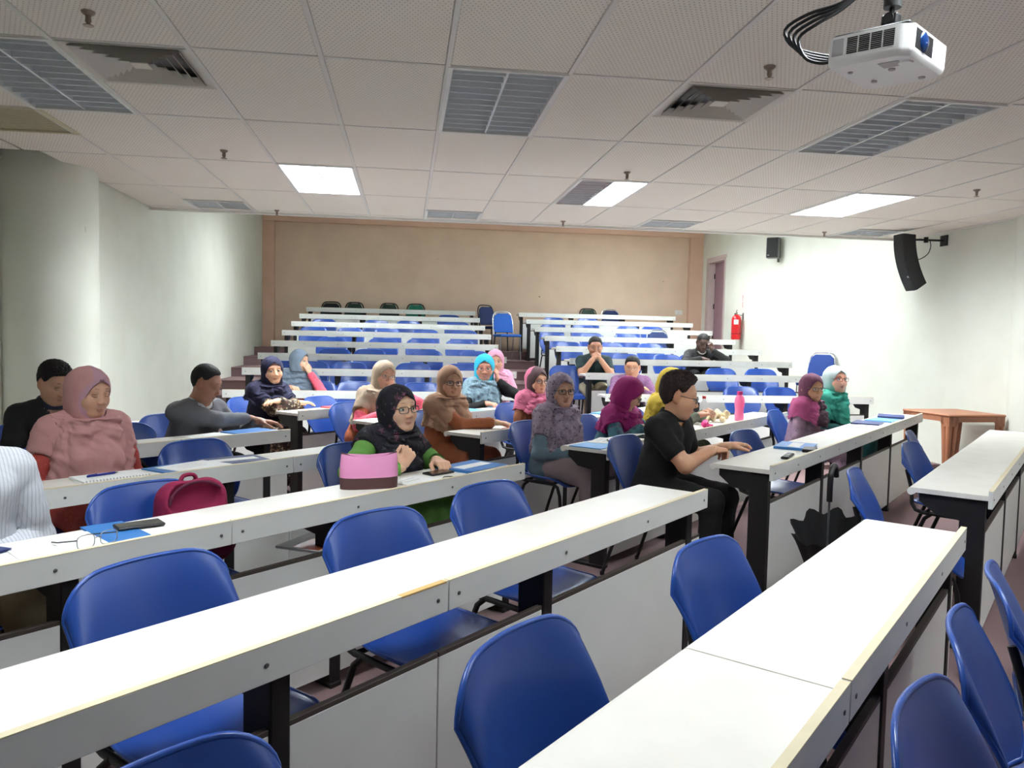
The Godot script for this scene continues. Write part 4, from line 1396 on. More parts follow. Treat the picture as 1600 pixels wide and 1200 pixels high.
func build_people() -> void:
	make_cloths()
	var U := Vector3.UP
	var lap := func(x: float) -> Array: return [Vector3(x * 0.05, 0.625, 0.20), "loose", Vector3(-x * 0.5, -0.25, 0.9), U, Vector3(x * 0.7, -0.6, -0.4)]
	var cross := func(x: float, z: float) -> Array: return [Vector3(x * 0.02, 0.765 + 0.02 * (1.0 - x), z), "flat", Vector3(-x * 0.95, 0.0, 0.2), U, Vector3(x * 0.9, -0.5, 0.1)]
	var desk_hand := func(x: float, dx: float, z: float, how: String) -> Array: return [Vector3(x * dx, 0.757, z), how, Vector3(-x * 0.35, -0.06, 0.95), U, Vector3(x * 0.8, -0.6, -0.2)]
	var plain: Material = mats.scarf_plain
	var list := [
		{"label": "man in a pale grey striped shirt, hands under the desk, cut by the frame", "head": Vector3(-1.375, 1.085, -2.62), "face": 55.0, "pitch": 22.0, "lean": 12.0, "skin": srgb(124, 86, 68), "top": mats.stripe_grey, "legs": mats.khaki, "collar": mats.stripe_grey, "left": lap.call(1.0), "right": lap.call(-1.0), "chair_label": "blue chair under the man in the striped shirt"},
		{"wide": 0.86, "label": "woman in a dusty pink headscarf looking down to the side", "head": Vector3(-1.485, 1.07, -3.89), "face": 62.0, "pitch": 8.0, "skin": srgb(206, 160, 134), "shut": 1.0, "top": mats.rose_lace, "legs": mats.rose_lace, "scarf": {"mat": plain, "color": srgb(206, 152, 150), "hem": 0.64, "seed": 1.3, "puff": 0.012, "band": srgb(196, 152, 166), "band_w": 0.07, "loose": 1.08}, "left": lap.call(1.0), "right": lap.call(-1.0), "chair_label": "blue chair under the woman in the dusty pink headscarf"},
		{"label": "man with black hair and a black shirt bending over by the left wall", "head": Vector3(-1.99, 1.055, -4.74), "face": 52.0, "pitch": 20.0, "lean": 12.0, "skin": srgb(196, 150, 122), "shut": 1.0, "top": mats.black_cloth, "collar": mats.navy_cloth, "hair": 0.017, "spike": 0.25, "chair_label": "blue chair under the man in black by the left wall"},
		{"label": "man in a grey sweater with white collar reaching across the desk", "head": Vector3(-1.30, 1.03, -5.317), "body": 56.0, "seat": 45.0, "face": 78.0, "pitch": 22.0, "lean": 20.0, "skin": srgb(172, 122, 96), "shut": 1.0, "top": mats.grey_wool, "top_name": "sweater", "collar": mats.white_cloth, "hair": 0.008, "hairline": 0.012, "right": [Vector3(0.27, 0.785, 0.30), "loose", Vector3(0.9, -0.12, 0.1), U, Vector3(-0.1, -0.4, 0.9)], "left": [Vector3(0.30, 0.765, 0.36), "flat", Vector3(0.6, -0.05, 0.6), U, Vector3(0.6, -0.8, 0.0)], "chair_label": "blue chair under the man in the grey sweater"},
		{"mouth": "smile", "label": "smiling woman in a navy headscarf with folded arms in floral sleeves", "head": Vector3(-1.141, 1.05, -6.90), "face": 26.0, "pitch": 2.0, "roll": 4.0, "lean": 13.0, "skin": srgb(214, 166, 134), "top": mats.navy_cloth, "legs": mats.floral_gold, "sleeve": mats.floral_gold, "scarf": {"mat": plain, "color": srgb(30, 32, 62), "hem": 0.78, "seed": 2.1}, "left": [Vector3(-0.05, 0.80, 0.30), "flat", Vector3(-0.95, 0.0, 0.2), U, Vector3(0.9, -0.5, 0.1)], "right": [Vector3(0.14, 0.775, 0.33), "flat", Vector3(0.95, 0.0, 0.2), U, Vector3(-0.9, -0.5, 0.1)], "chair_label": "blue chair under the woman in the navy headscarf"},
		{"label": "woman in a slate blue headscarf with her hand at her mouth", "head": Vector3(-1.118, 1.085, -8.46), "floor": 0.06, "body": 12.0, "seat": 0.0, "face": 66.0, "pitch": 2.0, "lean": 14.0, "skin": srgb(206, 160, 132), "top": mats.pink_print, "legs": mats.pink_print, "scarf": {"mat": plain, "color": srgb(112, 128, 146), "hem": 0.74, "seed": 2.7}, "left": [Vector3(0.10, 0.90, 0.22), "loose", Vector3(-0.35, 0.75, 0.0), Vector3(0.5, 0, 0.8), Vector3(0.5, -0.8, 0.3)], "chair_label": "blue chair under the woman in the slate blue headscarf"},
		{"label": "woman in a beige headscarf and glasses leaning her cheek on her hand", "head": Vector3(-0.174, 1.045, -6.444), "face": 30.0, "pitch": 6.0, "roll": -9.0, "lean": 14.0, "side": -5.0, "skin": srgb(190, 142, 118), "top": mats.rust_print, "legs": mats.rust_print, "sleeve": mats.pink_print, "glasses": mats.glasses_wire, "scarf": {"mat": plain, "color": srgb(170, 150, 128), "hem": 0.62, "seed": 3.4, "loose": 1.12, "puff": 0.015, "folds": 1.5}, "left": [Vector3(0.165, 0.93, 0.14), "fist", Vector3(-0.25, 0.95, -0.05), Vector3(0.5, 0, 0.8), Vector3(0.5, -0.8, 0.4)], "chair_label": "blue chair under the woman in the beige headscarf"},
		{"mouth": "smile", "label": "woman in a dark floral headscarf, green sleeves and glasses, smiling", "head": Vector3(-0.034, 1.005, -3.884), "face": 38.0, "pitch": -4.0, "roll": 3.0, "lean": 13.0, "skin": srgb(228, 182, 152), "top": mats.green_cloth, "legs": mats.green_cloth, "glasses": mats.glasses_rim, "scarf": {"mat": mats.floral_dark, "hem": 0.66, "seed": 4.2, "puff": 0.018, "loose": 1.05}, "left": desk_hand.call(1.0, 0.10, 0.30, "loose"), "right": [Vector3(-0.17, 0.755, 0.33), "fist", Vector3(0.3, 0.7, 0.2), Vector3(-0.4, 0.0, 0.8), Vector3(-0.9, -0.3, -0.1)], "chair_label": "blue chair under the woman in the dark floral headscarf"},
		{"label": "woman in a tan headscarf and orange dress, one arm on the desk", "head": Vector3(0.325, 1.04, -5.685), "face": 20.0, "pitch": 2.0, "roll": -2.0, "lean": 4.0, "skin": srgb(216, 168, 138), "top": mats.orange_cloth, "legs": mats.orange_cloth, "glasses": mats.glasses_rim, "scarf": {"mat": plain, "color": srgb(186, 144, 116), "hem": 0.70, "seed": 5.1, "loose": 1.06}, "right": [Vector3(0.10, 0.765, 0.40), "flat", Vector3(0.5, -0.05, 0.85), U, Vector3(-0.6, -0.7, 0.0)], "left": lap.call(1.0), "chair_label": "blue chair under the woman in the tan headscarf"},
		{"label": "woman in a bright turquoise headscarf touching her red glasses", "head": Vector3(0.762, 1.08, -7.494), "body": 22.0, "seat": 45.0, "face": -4.0, "pitch": 6.0, "lean": 6.0, "size": 1.06, "skin": srgb(206, 148, 124), "shut": 0.0, "top": mats.black_cloth, "legs": mats.black_cloth, "glasses": mats.glasses_red, "scarf": {"mat": plain, "color": srgb(46, 178, 206), "shawl": mats.teal_print, "hem": 0.68, "seed": 6.0, "loose": 1.05}, "left": [Vector3(0.115, 0.955, 0.14), "loose", Vector3(-0.15, 0.9, 0.1), Vector3(0.6, 0, 0.7), Vector3(0.8, -0.7, 0.1)], "chair_label": "blue chair under the woman in the turquoise headscarf"},
		{"label": "woman in a light pink headscarf partly hidden behind the turquoise one", "head": Vector3(0.985, 1.115, -8.51), "floor": 0.06, "body": 0.0, "face": -4.0, "pitch": 4.0, "size": 1.04, "skin": srgb(214, 162, 136), "top": mats.pale_pink, "legs": mats.pale_pink, "scarf": {"mat": plain, "color": srgb(232, 166, 194), "hem": 0.74, "seed": 6.8}, "chair_label": "blue chair under the woman in the light pink headscarf"},
		{"label": "woman in a rose headscarf with a brown front band and glasses", "head": Vector3(1.116, 1.01, -6.547), "face": 30.0, "pitch": 0.0, "lean": 4.0, "skin": srgb(202, 152, 124), "top": mats.rust_cloth, "legs": mats.rust_cloth, "glasses": mats.glasses_rim, "scarf": {"mat": plain, "color": srgb(206, 108, 140), "band": srgb(86, 62, 66), "band_w": 0.2, "hem": 0.76, "seed": 7.7}, "left": lap.call(1.0), "right": lap.call(-1.0), "chair_label": "blue chair under the woman in the rose and brown headscarf"},
		{"label": "woman in a lilac patterned headscarf and blue sleeves at the aisle", "head": Vector3(1.036, 1.025, -5.095), "face": 16.0, "pitch": 0.0, "lean": 3.0, "skin": srgb(214, 166, 138), "top": mats.blue_grey, "legs": mats.taupe_cloth, "glasses": mats.glasses_rim, "scarf": {"mat": mats.lilac_print, "hem": 0.60, "seed": 8.4, "loose": 1.12, "point": 0.06}, "left": lap.call(1.0), "right": lap.call(-1.0), "chair_label": "blue chair under the woman in the lilac patterned headscarf"},
		{"label": "man in a dark polo shirt with both hands clasped at his mouth", "head": Vector3(2.346, 1.285, -9.443), "floor": 0.243, "body": -4.0, "seat": 0.0, "face": -8.0, "pitch": 8.0, "lean": 14.0, "size": 1.06, "skin": srgb(178, 128, 102), "short": true, "top": mats.dark_green, "legs": mats.khaki, "collar": mats.dark_green, "hair": 0.008, "left": [Vector3(0.045, 0.90, 0.27), "fist", Vector3(-0.55, 0.6, -0.15), Vector3(0.2, 0.3, 0.9), Vector3(0.6, -0.85, 0.1)], "right": [Vector3(-0.045, 0.90, 0.27), "fist", Vector3(0.55, 0.6, -0.15), Vector3(-0.2, 0.3, 0.9), Vector3(-0.6, -0.85, 0.1)], "chair_label": "blue chair under the man in the dark polo shirt"},
		{"label": "man in a purple patterned shirt and glasses with eyes lowered", "head": Vector3(2.552, 1.07, -8.509), "floor": 0.06, "body": -4.0, "seat": 0.0, "face": -22.0, "pitch": 6.0, "lean": 10.0, "size": 1.04, "skin": srgb(204, 152, 122), "shut": 1.0, "top": mats.purple_batik, "legs": mats.black_cloth, "collar": mats.purple_batik, "hair": 0.010, "glasses": mats.glasses_wire, "left": cross.call(1.0, 0.27), "right": cross.call(-1.0, 0.31), "chair_label": "blue chair under the man in the purple patterned shirt"},
		{"label": "woman in a magenta headscarf reading with her head bowed", "head": Vector3(1.623, 0.985, -5.469), "face": 68.0, "pitch": 30.0, "lean": 16.0, "skin": srgb(208, 158, 130), "shut": 1.0, "top": mats.teal_diamond, "legs": mats.teal_diamond, "glasses": mats.glasses_rim, "scarf": {"mat": plain, "color": srgb(152, 28, 104), "hem": 0.72, "seed": 9.3, "puff": 0.016}, "left": desk_hand.call(1.0, 0.08, 0.30, "loose"), "right": desk_hand.call(-1.0, 0.06, 0.30, "loose"), "chair_label": "blue chair under the woman in the magenta headscarf"},
		{"label": "woman in a mustard yellow headscarf holding a phone in both hands", "head": Vector3(2.163, 1.035, -6.08), "face": 60.0, "pitch": 24.0, "lean": 12.0, "skin": srgb(210, 158, 128), "shut": 1.0, "top": mats.sage, "legs": mats.sage, "scarf": {"mat": plain, "color": srgb(186, 160, 44), "hem": 0.70, "seed": 10.2, "puff": 0.014}, "left": [Vector3(0.07, 0.80, 0.38), "loose", Vector3(-0.3, 0.35, 0.9), Vector3(0.5, 0.6, -0.4), Vector3(0.7, -0.8, 0)], "right": [Vector3(-0.03, 0.79, 0.38), "loose", Vector3(0.3, 0.35, 0.9), Vector3(-0.5, 0.6, -0.4), Vector3(-0.7, -0.8, 0)], "chair_label": "blue chair under the woman in the mustard headscarf"},
		{"label": "young man in a black polo shirt and glasses, arms on the desk", "head": Vector3(1.558, 1.058, -4.245), "face": 68.0, "pitch": 10.0, "lean": 10.0, "size": 1.06, "skin": srgb(226, 172, 138), "short": true, "top": mats.black_cloth, "legs": mats.black_cloth, "collar": mats.black_cloth, "hair": 0.022, "hair_mat": "hair_brown", "spike": 0.45, "hairline": 0.006, "glasses": mats.glasses_rim, "left": [Vector3(0.34, 0.757, 0.28), "flat", Vector3(0.9, 0.10, 0.45), U, Vector3(0.6, -0.8, 0)], "right": [Vector3(0.06, 0.765, 0.30), "loose", Vector3(0.9, -0.05, 0.2), U, Vector3(-0.8, -0.5, 0)], "chair_label": "blue chair under the young man in black"},
		{"label": "woman in a mauve and dark purple headscarf and glasses", "head": Vector3(3.368, 1.008, -6.055), "face": 12.0, "pitch": 2.0, "lean": 5.0, "skin": srgb(196, 146, 112), "top": mats.mauve_print, "legs": mats.mauve_print, "glasses": mats.glasses_wire, "scarf": {"mat": plain, "color": srgb(192, 88, 140), "band": srgb(116, 64, 90), "band_w": 0.6, "front": srgb(72, 44, 60), "front_w": 0.55, "hem": 0.76, "seed": 11.1}, "left": lap.call(1.0), "right": lap.call(-1.0), "chair_label": "blue chair under the woman in the mauve headscarf"},
		{"label": "woman in a white to teal dyed headscarf and glasses near the wall", "head": Vector3(3.878, 1.055, -6.565), "face": 12.0, "pitch": -6.0, "lean": 4.0, "size": 1.04, "skin": srgb(222, 166, 140), "top": mats.teal_cloth, "legs": mats.teal_cloth, "glasses": mats.glasses_red, "scarf": {"mat": plain, "color": srgb(206, 224, 222), "dye": srgb(40, 146, 124), "hem": 0.70, "seed": 12.0}, "left": lap.call(1.0), "right": lap.call(-1.0), "chair_label": "blue chair under the woman in the white to teal headscarf"},
		{"label": "man in a dark jacket bowing his head onto his hand while writing", "head": Vector3(4.098, 1.372, -10.328), "floor": 0.39, "body": -6.0, "seat": 0.0, "face": -2.0, "pitch": 26.0, "roll": -10.0, "lean": 22.0, "size": 1.04, "skin": srgb(74, 52, 44), "shut": 1.0, "top": mats.charcoal, "top_name": "jacket", "collar": mats.white_cloth, "hair": 0.001, "left": [Vector3(0.10, 0.88, 0.34), "loose", Vector3(-0.3, 0.75, -0.1), Vector3(0.3, 0.2, 0.9), Vector3(0.8, -0.5, 0.4)], "right": [Vector3(-0.06, 0.765, 0.42), "loose", Vector3(0.6, -0.1, 0.6), U, Vector3(-0.9, -0.4, 0)], "chair_label": "blue chair under the man in the dark jacket"},
	]
	for q in list: person(q)

# ------------------------------------------------------------------ ceiling and wall hardware
func vent(at: Vector3, label: String) -> void:
	var o := thing("air_vent", label, "vent", at)
	part("plenum", MB.new().box(Vector3(0, 0.075, 0), Vector3(0.56, 0.01, 0.56)).box(Vector3(-0.28, 0.04, 0), Vector3(0.01, 0.07, 0.56)).box(Vector3(0.28, 0.04, 0), Vector3(0.01, 0.07, 0.56)).box(Vector3(0, 0.04, -0.28), Vector3(0.56, 0.07, 0.01)).box(Vector3(0, 0.04, 0.28), Vector3(0.56, 0.07, 0.01)), mats.galvanised, o)
	# square cones, one inside the other
	for k in 6:
		var a := 0.292 - 0.042 * k
		var w := 0.034 if k > 0 else 0.05
		var mb := MB.new()
		for s in 4:
			var b := Basis(Vector3.UP, PI / 2 * s)
			var lo := 0.0 if k == 0 else -0.004
			var hi := 0.012 if k == 0 else 0.030
			var q := [Vector3(-a, lo, a), Vector3(a, lo, a), Vector3(a - w, hi, a - w), Vector3(-a + w, hi, a - w)]
			var f := []
			for p in q: f.append(b * p)
			mb.face(f, Vector3.DOWN)
			f = []
			for p in q: f.append(b * (p + Vector3(0, 0.003, 0)))
			mb.face(f, Vector3.UP)
		part("louvre_ring" if k > 0 else "frame", mb, mats.vent_white, o)
	part("centre_plate", MB.new().box(Vector3(0, 0.006, 0), Vector3(0.085, 0.006, 0.085), 0.002), mats.vent_white, o)

func slot_vent(at: Vector3) -> void:
	var o := thing("return_vent", "cream slatted return vent above the left column", "vent", at)
	part("frame", MB.new().box(Vector3(0, 0.004, 0.285), Vector3(0.56, 0.014, 0.03), 0.002).box(Vector3(0, 0.004, -0.285), Vector3(0.56, 0.014, 0.03), 0.002).box(Vector3(0.27, 0.004, 0), Vector3(0.03, 0.014, 0.6), 0.002).box(Vector3(-0.27, 0.004, 0), Vector3(0.03, 0.014, 0.6), 0.002), mats.vent_cream, o)
	part("plenum", MB.new().box(Vector3(0, 0.05, 0), Vector3(0.54, 0.01, 0.56)), mats.galvanised, o)
	var s := MB.new().box(Vector3.ZERO, Vector3(0.52, 0.003, 0.034), 0.001, Basis(Vector3.RIGHT, 0.12)).mesh()
	for k in 18:
		part("slat", s, mats.vent_cream, o).position = Vector3(0, 0.012, -0.26 + 0.0305 * k)

func build_hardware() -> void:
	mat("galvanised", srgb(150, 152, 154), 0.5, 0.5)
	vent(cell(-3, 0) + Vector3(0, 0, 0.3), "square air vent beside the unlit light near the left column")
	vent(cell(2, 0) + Vector3(0, 0, 0.3), "square air vent below the projector cables")
	slot_vent(cell(-5, 1) + Vector3(0.05, 0, 0.3))
	# sprinklers: [column, row of the grid, what they hang beside]
	for a in [[-2.5, -0.29, "before the square vent near the left column"], [-2.5, 1.715, "between the left column and the lit light"], [2.5, 1.735, "just before the half lit light"], [2.5, -0.245, "beside the projector"], [7.44, 1.71, "beside the lit light towards the black speaker"], [2.53, 3.87, "at the ceiling edge behind the half lit light"], [7.65, 3.85, "at the ceiling edge by the grey speaker"], [-2.6, 3.95, "at the ceiling edge by the left wall"]]:
		var o := thing("sprinkler", "small brass ceiling sprinkler " + a[2], "sprinkler", Vector3(0.185 + 0.6 * a[0], CEIL, minf(-3.83 - 1.2 * a[1], 0.0)), 0.0, "ceiling sprinklers")
		part("escutcheon", MB.new().lathe([[0.012, -0.012], [0.026, -0.003], [0.028, 0.004]], 20), mats.brass, o)
		part("body", MB.new().lathe([[0.006, -0.046], [0.010, -0.040], [0.008, -0.026], [0.013, -0.012], [0.013, -0.002]], 12), mats.brass, o)
		part("deflector", MB.new().lathe([[0.020, -0.054], [0.021, -0.051], [0.006, -0.048]], 16), mats.brass, o)
		part("yoke", MB.new().tube([Vector3(-0.009, -0.016, 0), Vector3(-0.011, -0.034, 0), Vector3(-0.003, -0.049, 0)], 0.002, 6).tube([Vector3(0.009, -0.016, 0), Vector3(0.011, -0.034, 0), Vector3(0.003, -0.049, 0)], 0.002, 6), mats.brass, o)
	build_projector()
	build_speakers()
	# fire extinguisher on the right wall, above the terraces
	mat("red_paint", srgb(196, 22, 28), 0.28); mat("white_label", srgb(236, 234, 228), 0.6); mat("red_print", srgb(192, 52, 66), 0.7)
	var fx := thing("fire_extinguisher", "red fire extinguisher hanging on the right wall near the door", "extinguisher", Vector3(5.875, 1.44, -13.25))
	part("cylinder", MB.new().lathe([[0.075, 0.0], [0.084, 0.012], [0.084, 0.36], [0.076, 0.40], [0.05, 0.43], [0.026, 0.445]], 28), mats.red_paint, fx)
	part("valve", MB.new().lathe([[0.018, 0.44], [0.02, 0.47], [0.012, 0.485]], 14), mats.brass, fx)
	part("lever", MB.new().tube([Vector3(0, 0.48, 0), Vector3(-0.02, 0.51, 0.03), Vector3(-0.02, 0.525, 0.07)], 0.006, 8).tube([Vector3(0, 0.475, 0), Vector3(-0.015, 0.485, 0.035), Vector3(-0.02, 0.487, 0.07)], 0.005, 8), mats.black_metal, fx)
	part("hose", MB.new().tube([Vector3(0.0, 0.465, -0.015), Vector3(0.0, 0.47, -0.06), Vector3(0.0, 0.40, -0.10), Vector3(0.0, 0.2, -0.10), Vector3(0.0, 0.05, -0.096), Vector3(0.0, -0.06, -0.09)], 0.011, 8), mats.black_plastic, fx)
	var lab := func(y: float, h: float, a0: float, a1: float, m: Material, called: String) -> void:
		var rings := []
		for y2 in [y, y + h]:
			var r := PackedVector3Array()
			for k in 9:
				var t := lerpf(a0, a1, k / 8.0)
				r.append(Vector3(sin(t) * 0.0855, y2, cos(t) * 0.0855))
			rings.append(r)
		part(called, MB.new().loft(rings, false), m, fx)
	lab.call(0.27, 0.085, -0.95, 0.05, mats.white_label, "paper_label")
	for y in [0.13, 0.16]: lab.call(y, 0.008, -0.95, 0.2, mats.red_print, "print_line")
	part("band", MB.new().lathe([[0.0852, 0.10], [0.0852, 0.108]], 28), mats.dark_hole, fx)
	var hook := thing("wall_bracket", "small metal hook holding the fire extinguisher", "bracket", Vector3(WR - 0.004, 1.86, -13.25))
	part("plate", MB.new().box(Vector3(0, 0, 0), Vector3(0.008, 0.12, 0.05), 0.002), mats.steel_screw, hook)
	part("hook_arm", MB.new().tube([Vector3(-0.004, 0.02, 0), Vector3(-0.06, 0.02, 0), Vector3(-0.095, 0.03, 0)], 0.006, 8), mats.steel_screw, hook)
	var sg := thing("wall_sign", "narrow upright sign with red marks above the fire extinguisher", "sign", Vector3(WR - 0.002, 2.13, -13.28))
	part("strip", MB.new().box(Vector3.ZERO, Vector3(0.004, 0.26, 0.05), 0.001), mats.white_label, sg)
	var r := RandomNumberGenerator.new(); r.seed = 5
	for k in 11:
		if k == 5: continue
		part("red_mark", MB.new().box(Vector3(-0.003, 0.105 - 0.021 * k, r.randf_range(-0.004, 0.004)), Vector3(0.002, 0.013, r.randf_range(0.022, 0.034))), mats.red_print, sg)
	# switch plates
	for a in [[Vector3(5.55, 1.98, WB + 0.005), 0.0, "small white switch plate on the peach wall by the door", 0.16], [Vector3(WR - 0.006, 2.2, -8.44), -PI / 2, "round-cornered grey wall box below the black speaker cable", 0.10]]:
		var o := thing("switch_plate", a[2], "switch", a[0], a[1])
		part("plate", MB.new().box(Vector3.ZERO, Vector3(a[3], 0.09, 0.01), 0.003), mats.white_label, o)
		part("rocker", MB.new().box(Vector3(0, 0, 0.007), Vector3(0.03, 0.045, 0.006), 0.002), mats.fitting_white, o)

func build_projector() -> void:
	mat("proj_white", srgb(232, 230, 228), 0.42); mat("proj_grey", srgb(176, 172, 172), 0.5); mat("lens_blue", srgb(24, 60, 120), 0.08, 0.3)
	# local: z towards the lens side, x to its left, hung upside down
	var o := thing("ceiling_projector", "white ceiling projector with black bracket and looped cables", "projector", Vector3(1.47, 2.25, -2.28), deg_to_rad(35))
	o.rotation.x = deg_to_rad(3.0)
	var outline := []
	for p in [[-0.15, -0.10], [-0.13, -0.125], [0.13, -0.125], [0.15, -0.10], [0.15, 0.09], [0.125, 0.125], [-0.125, 0.125], [-0.15, 0.09]]:
		outline.append(Vector3(p[0], -0.02, p[1]))
	var rings := []
	for lv in [[-0.030, 0.93], [-0.020, 0.985], [-0.008, 1.0], [0.058, 1.0]]:
		var ring := PackedVector3Array()
		for k in 8:
			for q in 3:
				var p: Vector3 = outline[k].lerp(outline[(k + 1) % 8], q / 3.0)
				ring.append(Vector3(p.x * lv[1], lv[0], p.z * lv[1]))
		rings.append(ring)
	rings.reverse()
	var sh := part("casing", MB.new().loft(rings), mats.proj_white, o)
	part("top_tray", MB.new().box(Vector3(0, 0.062, 0), Vector3(0.27, 0.014, 0.225), 0.004), mats.black_plastic, o)
	# grille on the long side that faces left
	for c in 4:
		for k in 9:
			part("grille_slot", MB.new().box(Vector3(-0.1505, 0.002 + 0.0055 * k, -0.045 + 0.036 * c), Vector3(0.002, 0.0032, 0.031)), mats.dark_hole, sh)
	part("side_panel", MB.new().box(Vector3(-0.1508, 0.025, -0.088), Vector3(0.002, 0.05, 0.035), 0.0005), mats.proj_grey, sh)
	part("lens_window", MB.new().box(Vector3(-0.05, 0.022, 0.1245), Vector3(0.13, 0.056, 0.004), 0.001), mats.black_plastic, o)
	part("lens", MB.new().lathe([[0.030, 0.0], [0.028, 0.004], [0.016, 0.009], [0.001, 0.011]], 24, Vector3(-0.055, 0.022, 0.1255), Basis(Vector3.RIGHT, PI / 2)), mats.lens_blue, o)
	for p in [[-0.03, 0.03, 0.02], [0.06, -0.06, 0.018], [0.10, 0.07, 0.02], [-0.07, -0.08, 0.014]]:
		part("foot", MB.new().lathe([[p[2] * 0.5, -0.034], [p[2] * 0.55, -0.029]], 14, Vector3(p[0], 0, p[1])), mats.proj_grey, o)
	part("button_panel", MB.new().box(Vector3(-0.075, -0.0305, 0.045), Vector3(0.05, 0.002, 0.06), 0.0005), mats.proj_grey, o)
	part("focus_dial", MB.new().lathe([[0.02, -0.035], [0.022, -0.029]], 20, Vector3(-0.07, 0, 0.085)), mats.proj_white, o)
	part("bracket_arm", MB.new().tube([Vector3(-0.10, 0.066, -0.09), Vector3(-0.03, 0.085, -0.02), Vector3(0.0, 0.09, 0.0)], 0.011, 8).tube([Vector3(-0.08, 0.066, 0.09), Vector3(-0.02, 0.085, 0.02), Vector3(0.0, 0.09, 0.0)], 0.011, 8).tube([Vector3(0.10, 0.066, 0.08), Vector3(0.02, 0.085, 0.02), Vector3(0.0, 0.09, 0.0)], 0.011, 8), mats.black_metal, o)
	part("knuckle", MB.new().box(Vector3(0, 0.115, 0), Vector3(0.034, 0.06, 0.05), 0.005).lathe([[0.016, -0.024], [0.016, 0.024]], 14, Vector3(0, 0.13, 0), Basis(Vector3.BACK, PI / 2)), mats.black_metal, o)
	part("pole", MB.new().tube([Vector3(0, 0.13, 0), Vector3(0, 0.165, 0)], 0.008, 10).tube([Vector3(0, 0.165, 0), Vector3(0, 0.30, 0)], 0.026, 14).tube([Vector3(0, 0.30, 0), Vector3(0.0, 0.424, 0)], 0.018, 12), mats.black_metal, o)
	part("ceiling_plate", MB.new().lathe([[0.06, 0.412], [0.06, 0.424]], 20), mats.black_metal, o)
	for k in 4:
		var d := 0.012 * k
		var path := [Vector3(-0.11 + 0.02 * k, 0.0 + d, -0.128), Vector3(-0.12 + 0.02 * k, 0.0 + d, -0.16), Vector3(-0.14, 0.02 + d, -0.20 - d), Vector3(-0.15, 0.08 + d, -0.22 - d * 1.4), Vector3(-0.13, 0.12 + d, -0.17 - d), Vector3(-0.09, 0.16 + d * 0.6, -0.12), Vector3(-0.05, 0.22 + d * 0.5, -0.075), Vector3(-0.03, 0.30, -0.04), Vector3(-0.025 + d * 0.4, 0.36, -0.02), Vector3(-0.02 + d * 0.4, 0.42, -0.01)]
		part("cable", MB.new().tube(smooth(path, 4), 0.0055, 7), mats.black_plastic, o)

func smooth(p: Array, n: int) -> Array:
	var c := Curve3D.new()
	for k in p.size():
		var t: Vector3 = (p[mini(k + 1, p.size() - 1)] - p[maxi(k - 1, 0)]) / 6.0
		c.add_point(p[k], -t, t)
	var out := []
	for k in p.size() - 1:
		for q in n: out.append(c.sample(k, float(q) / n))
	out.append(p[-1])
	return out

func build_speakers() -> void:
	mat("speaker_grey", srgb(104, 106, 102), 0.55); mat("grille_black", srgb(28, 28, 30), 0.75)
	var o := thing("curved_speaker", "black curved column speaker on a wall arm under the ceiling", "speaker", Vector3(5.55, 2.62, -8.05))
	var rings := []
	for k in 13:
		var t := k / 12.0
		var bend_x := -0.035 + 0.17 * t * t
		var y := -0.57 * t
		var ang := 0.06 + 0.62 * t
		var rb := Basis(Vector3.BACK, ang - 0.1)
		var ring := PackedVector3Array()
		for p in [[-0.075, -0.10], [-0.088, -0.07], [-0.09, 0.07], [-0.075, 0.10], [0.07, 0.085], [0.08, 0.06], [0.08, -0.06], [0.07, -0.085]]:
			ring.append(Vector3(bend_x, y, 0) + rb * Vector3(p[0], 0, p[1]))
		rings.append(ring)
	part("cabinet", MB.new().loft(rings), mats.grille_black, o)
	part("badge", MB.new().box(Vector3(-0.015, -0.47, 0.06), Vector3(0.012, 0.02, 0.03), 0.002, Basis(Vector3.BACK, 0.4)), mats.chrome, o)
	part("arm", MB.new().tube([Vector3(0.03, -0.05, 0), Vector3(0.16, -0.045, 0), Vector3(0.30, -0.045, 0), Vector3(0.45, -0.045, 0)], 0.012, 8).lathe([[0.024, -0.03], [0.024, 0.03]], 14, Vector3(0.22, -0.045, 0)), mats.black_metal, o)
	part("wall_plate", MB.new().box(Vector3(0.442, -0.045, 0), Vector3(0.014, 0.12, 0.12), 0.003), mats.black_metal, o)
	part("cable", MB.new().tube(smooth([Vector3(0.08, -0.27, 0), Vector3(0.16, -0.26, 0.0), Vector3(0.25, -0.2, 0.0), Vector3(0.28, -0.12, 0.0), Vector3(0.27, -0.05, 0.0)], 5), 0.005, 6), mats.black_plastic, o)
	var s := thing("wall_speaker", "small grey box speaker fixed high on the right wall", "speaker", Vector3(5.86, 2.92, -11.9), deg_to_rad(-40))
	part("cabinet", MB.new().box(Vector3.ZERO, Vector3(0.20, 0.33, 0.15), 0.012), mats.speaker_grey, s)
	part("grille", MB.new().box(Vector3(0, 0, 0.077), Vector3(0.18, 0.31, 0.006), 0.003), mats.grille_black, s)
	part("badge", MB.new().box(Vector3(-0.06, -0.12, 0.082), Vector3(0.03, 0.012, 0.003)), mats.chrome, s)
	part("bracket", MB.new().box(Vector3(0.06, -0.02, -0.09), Vector3(0.03, 0.40, 0.03), 0.004), mats.speaker_grey, s)

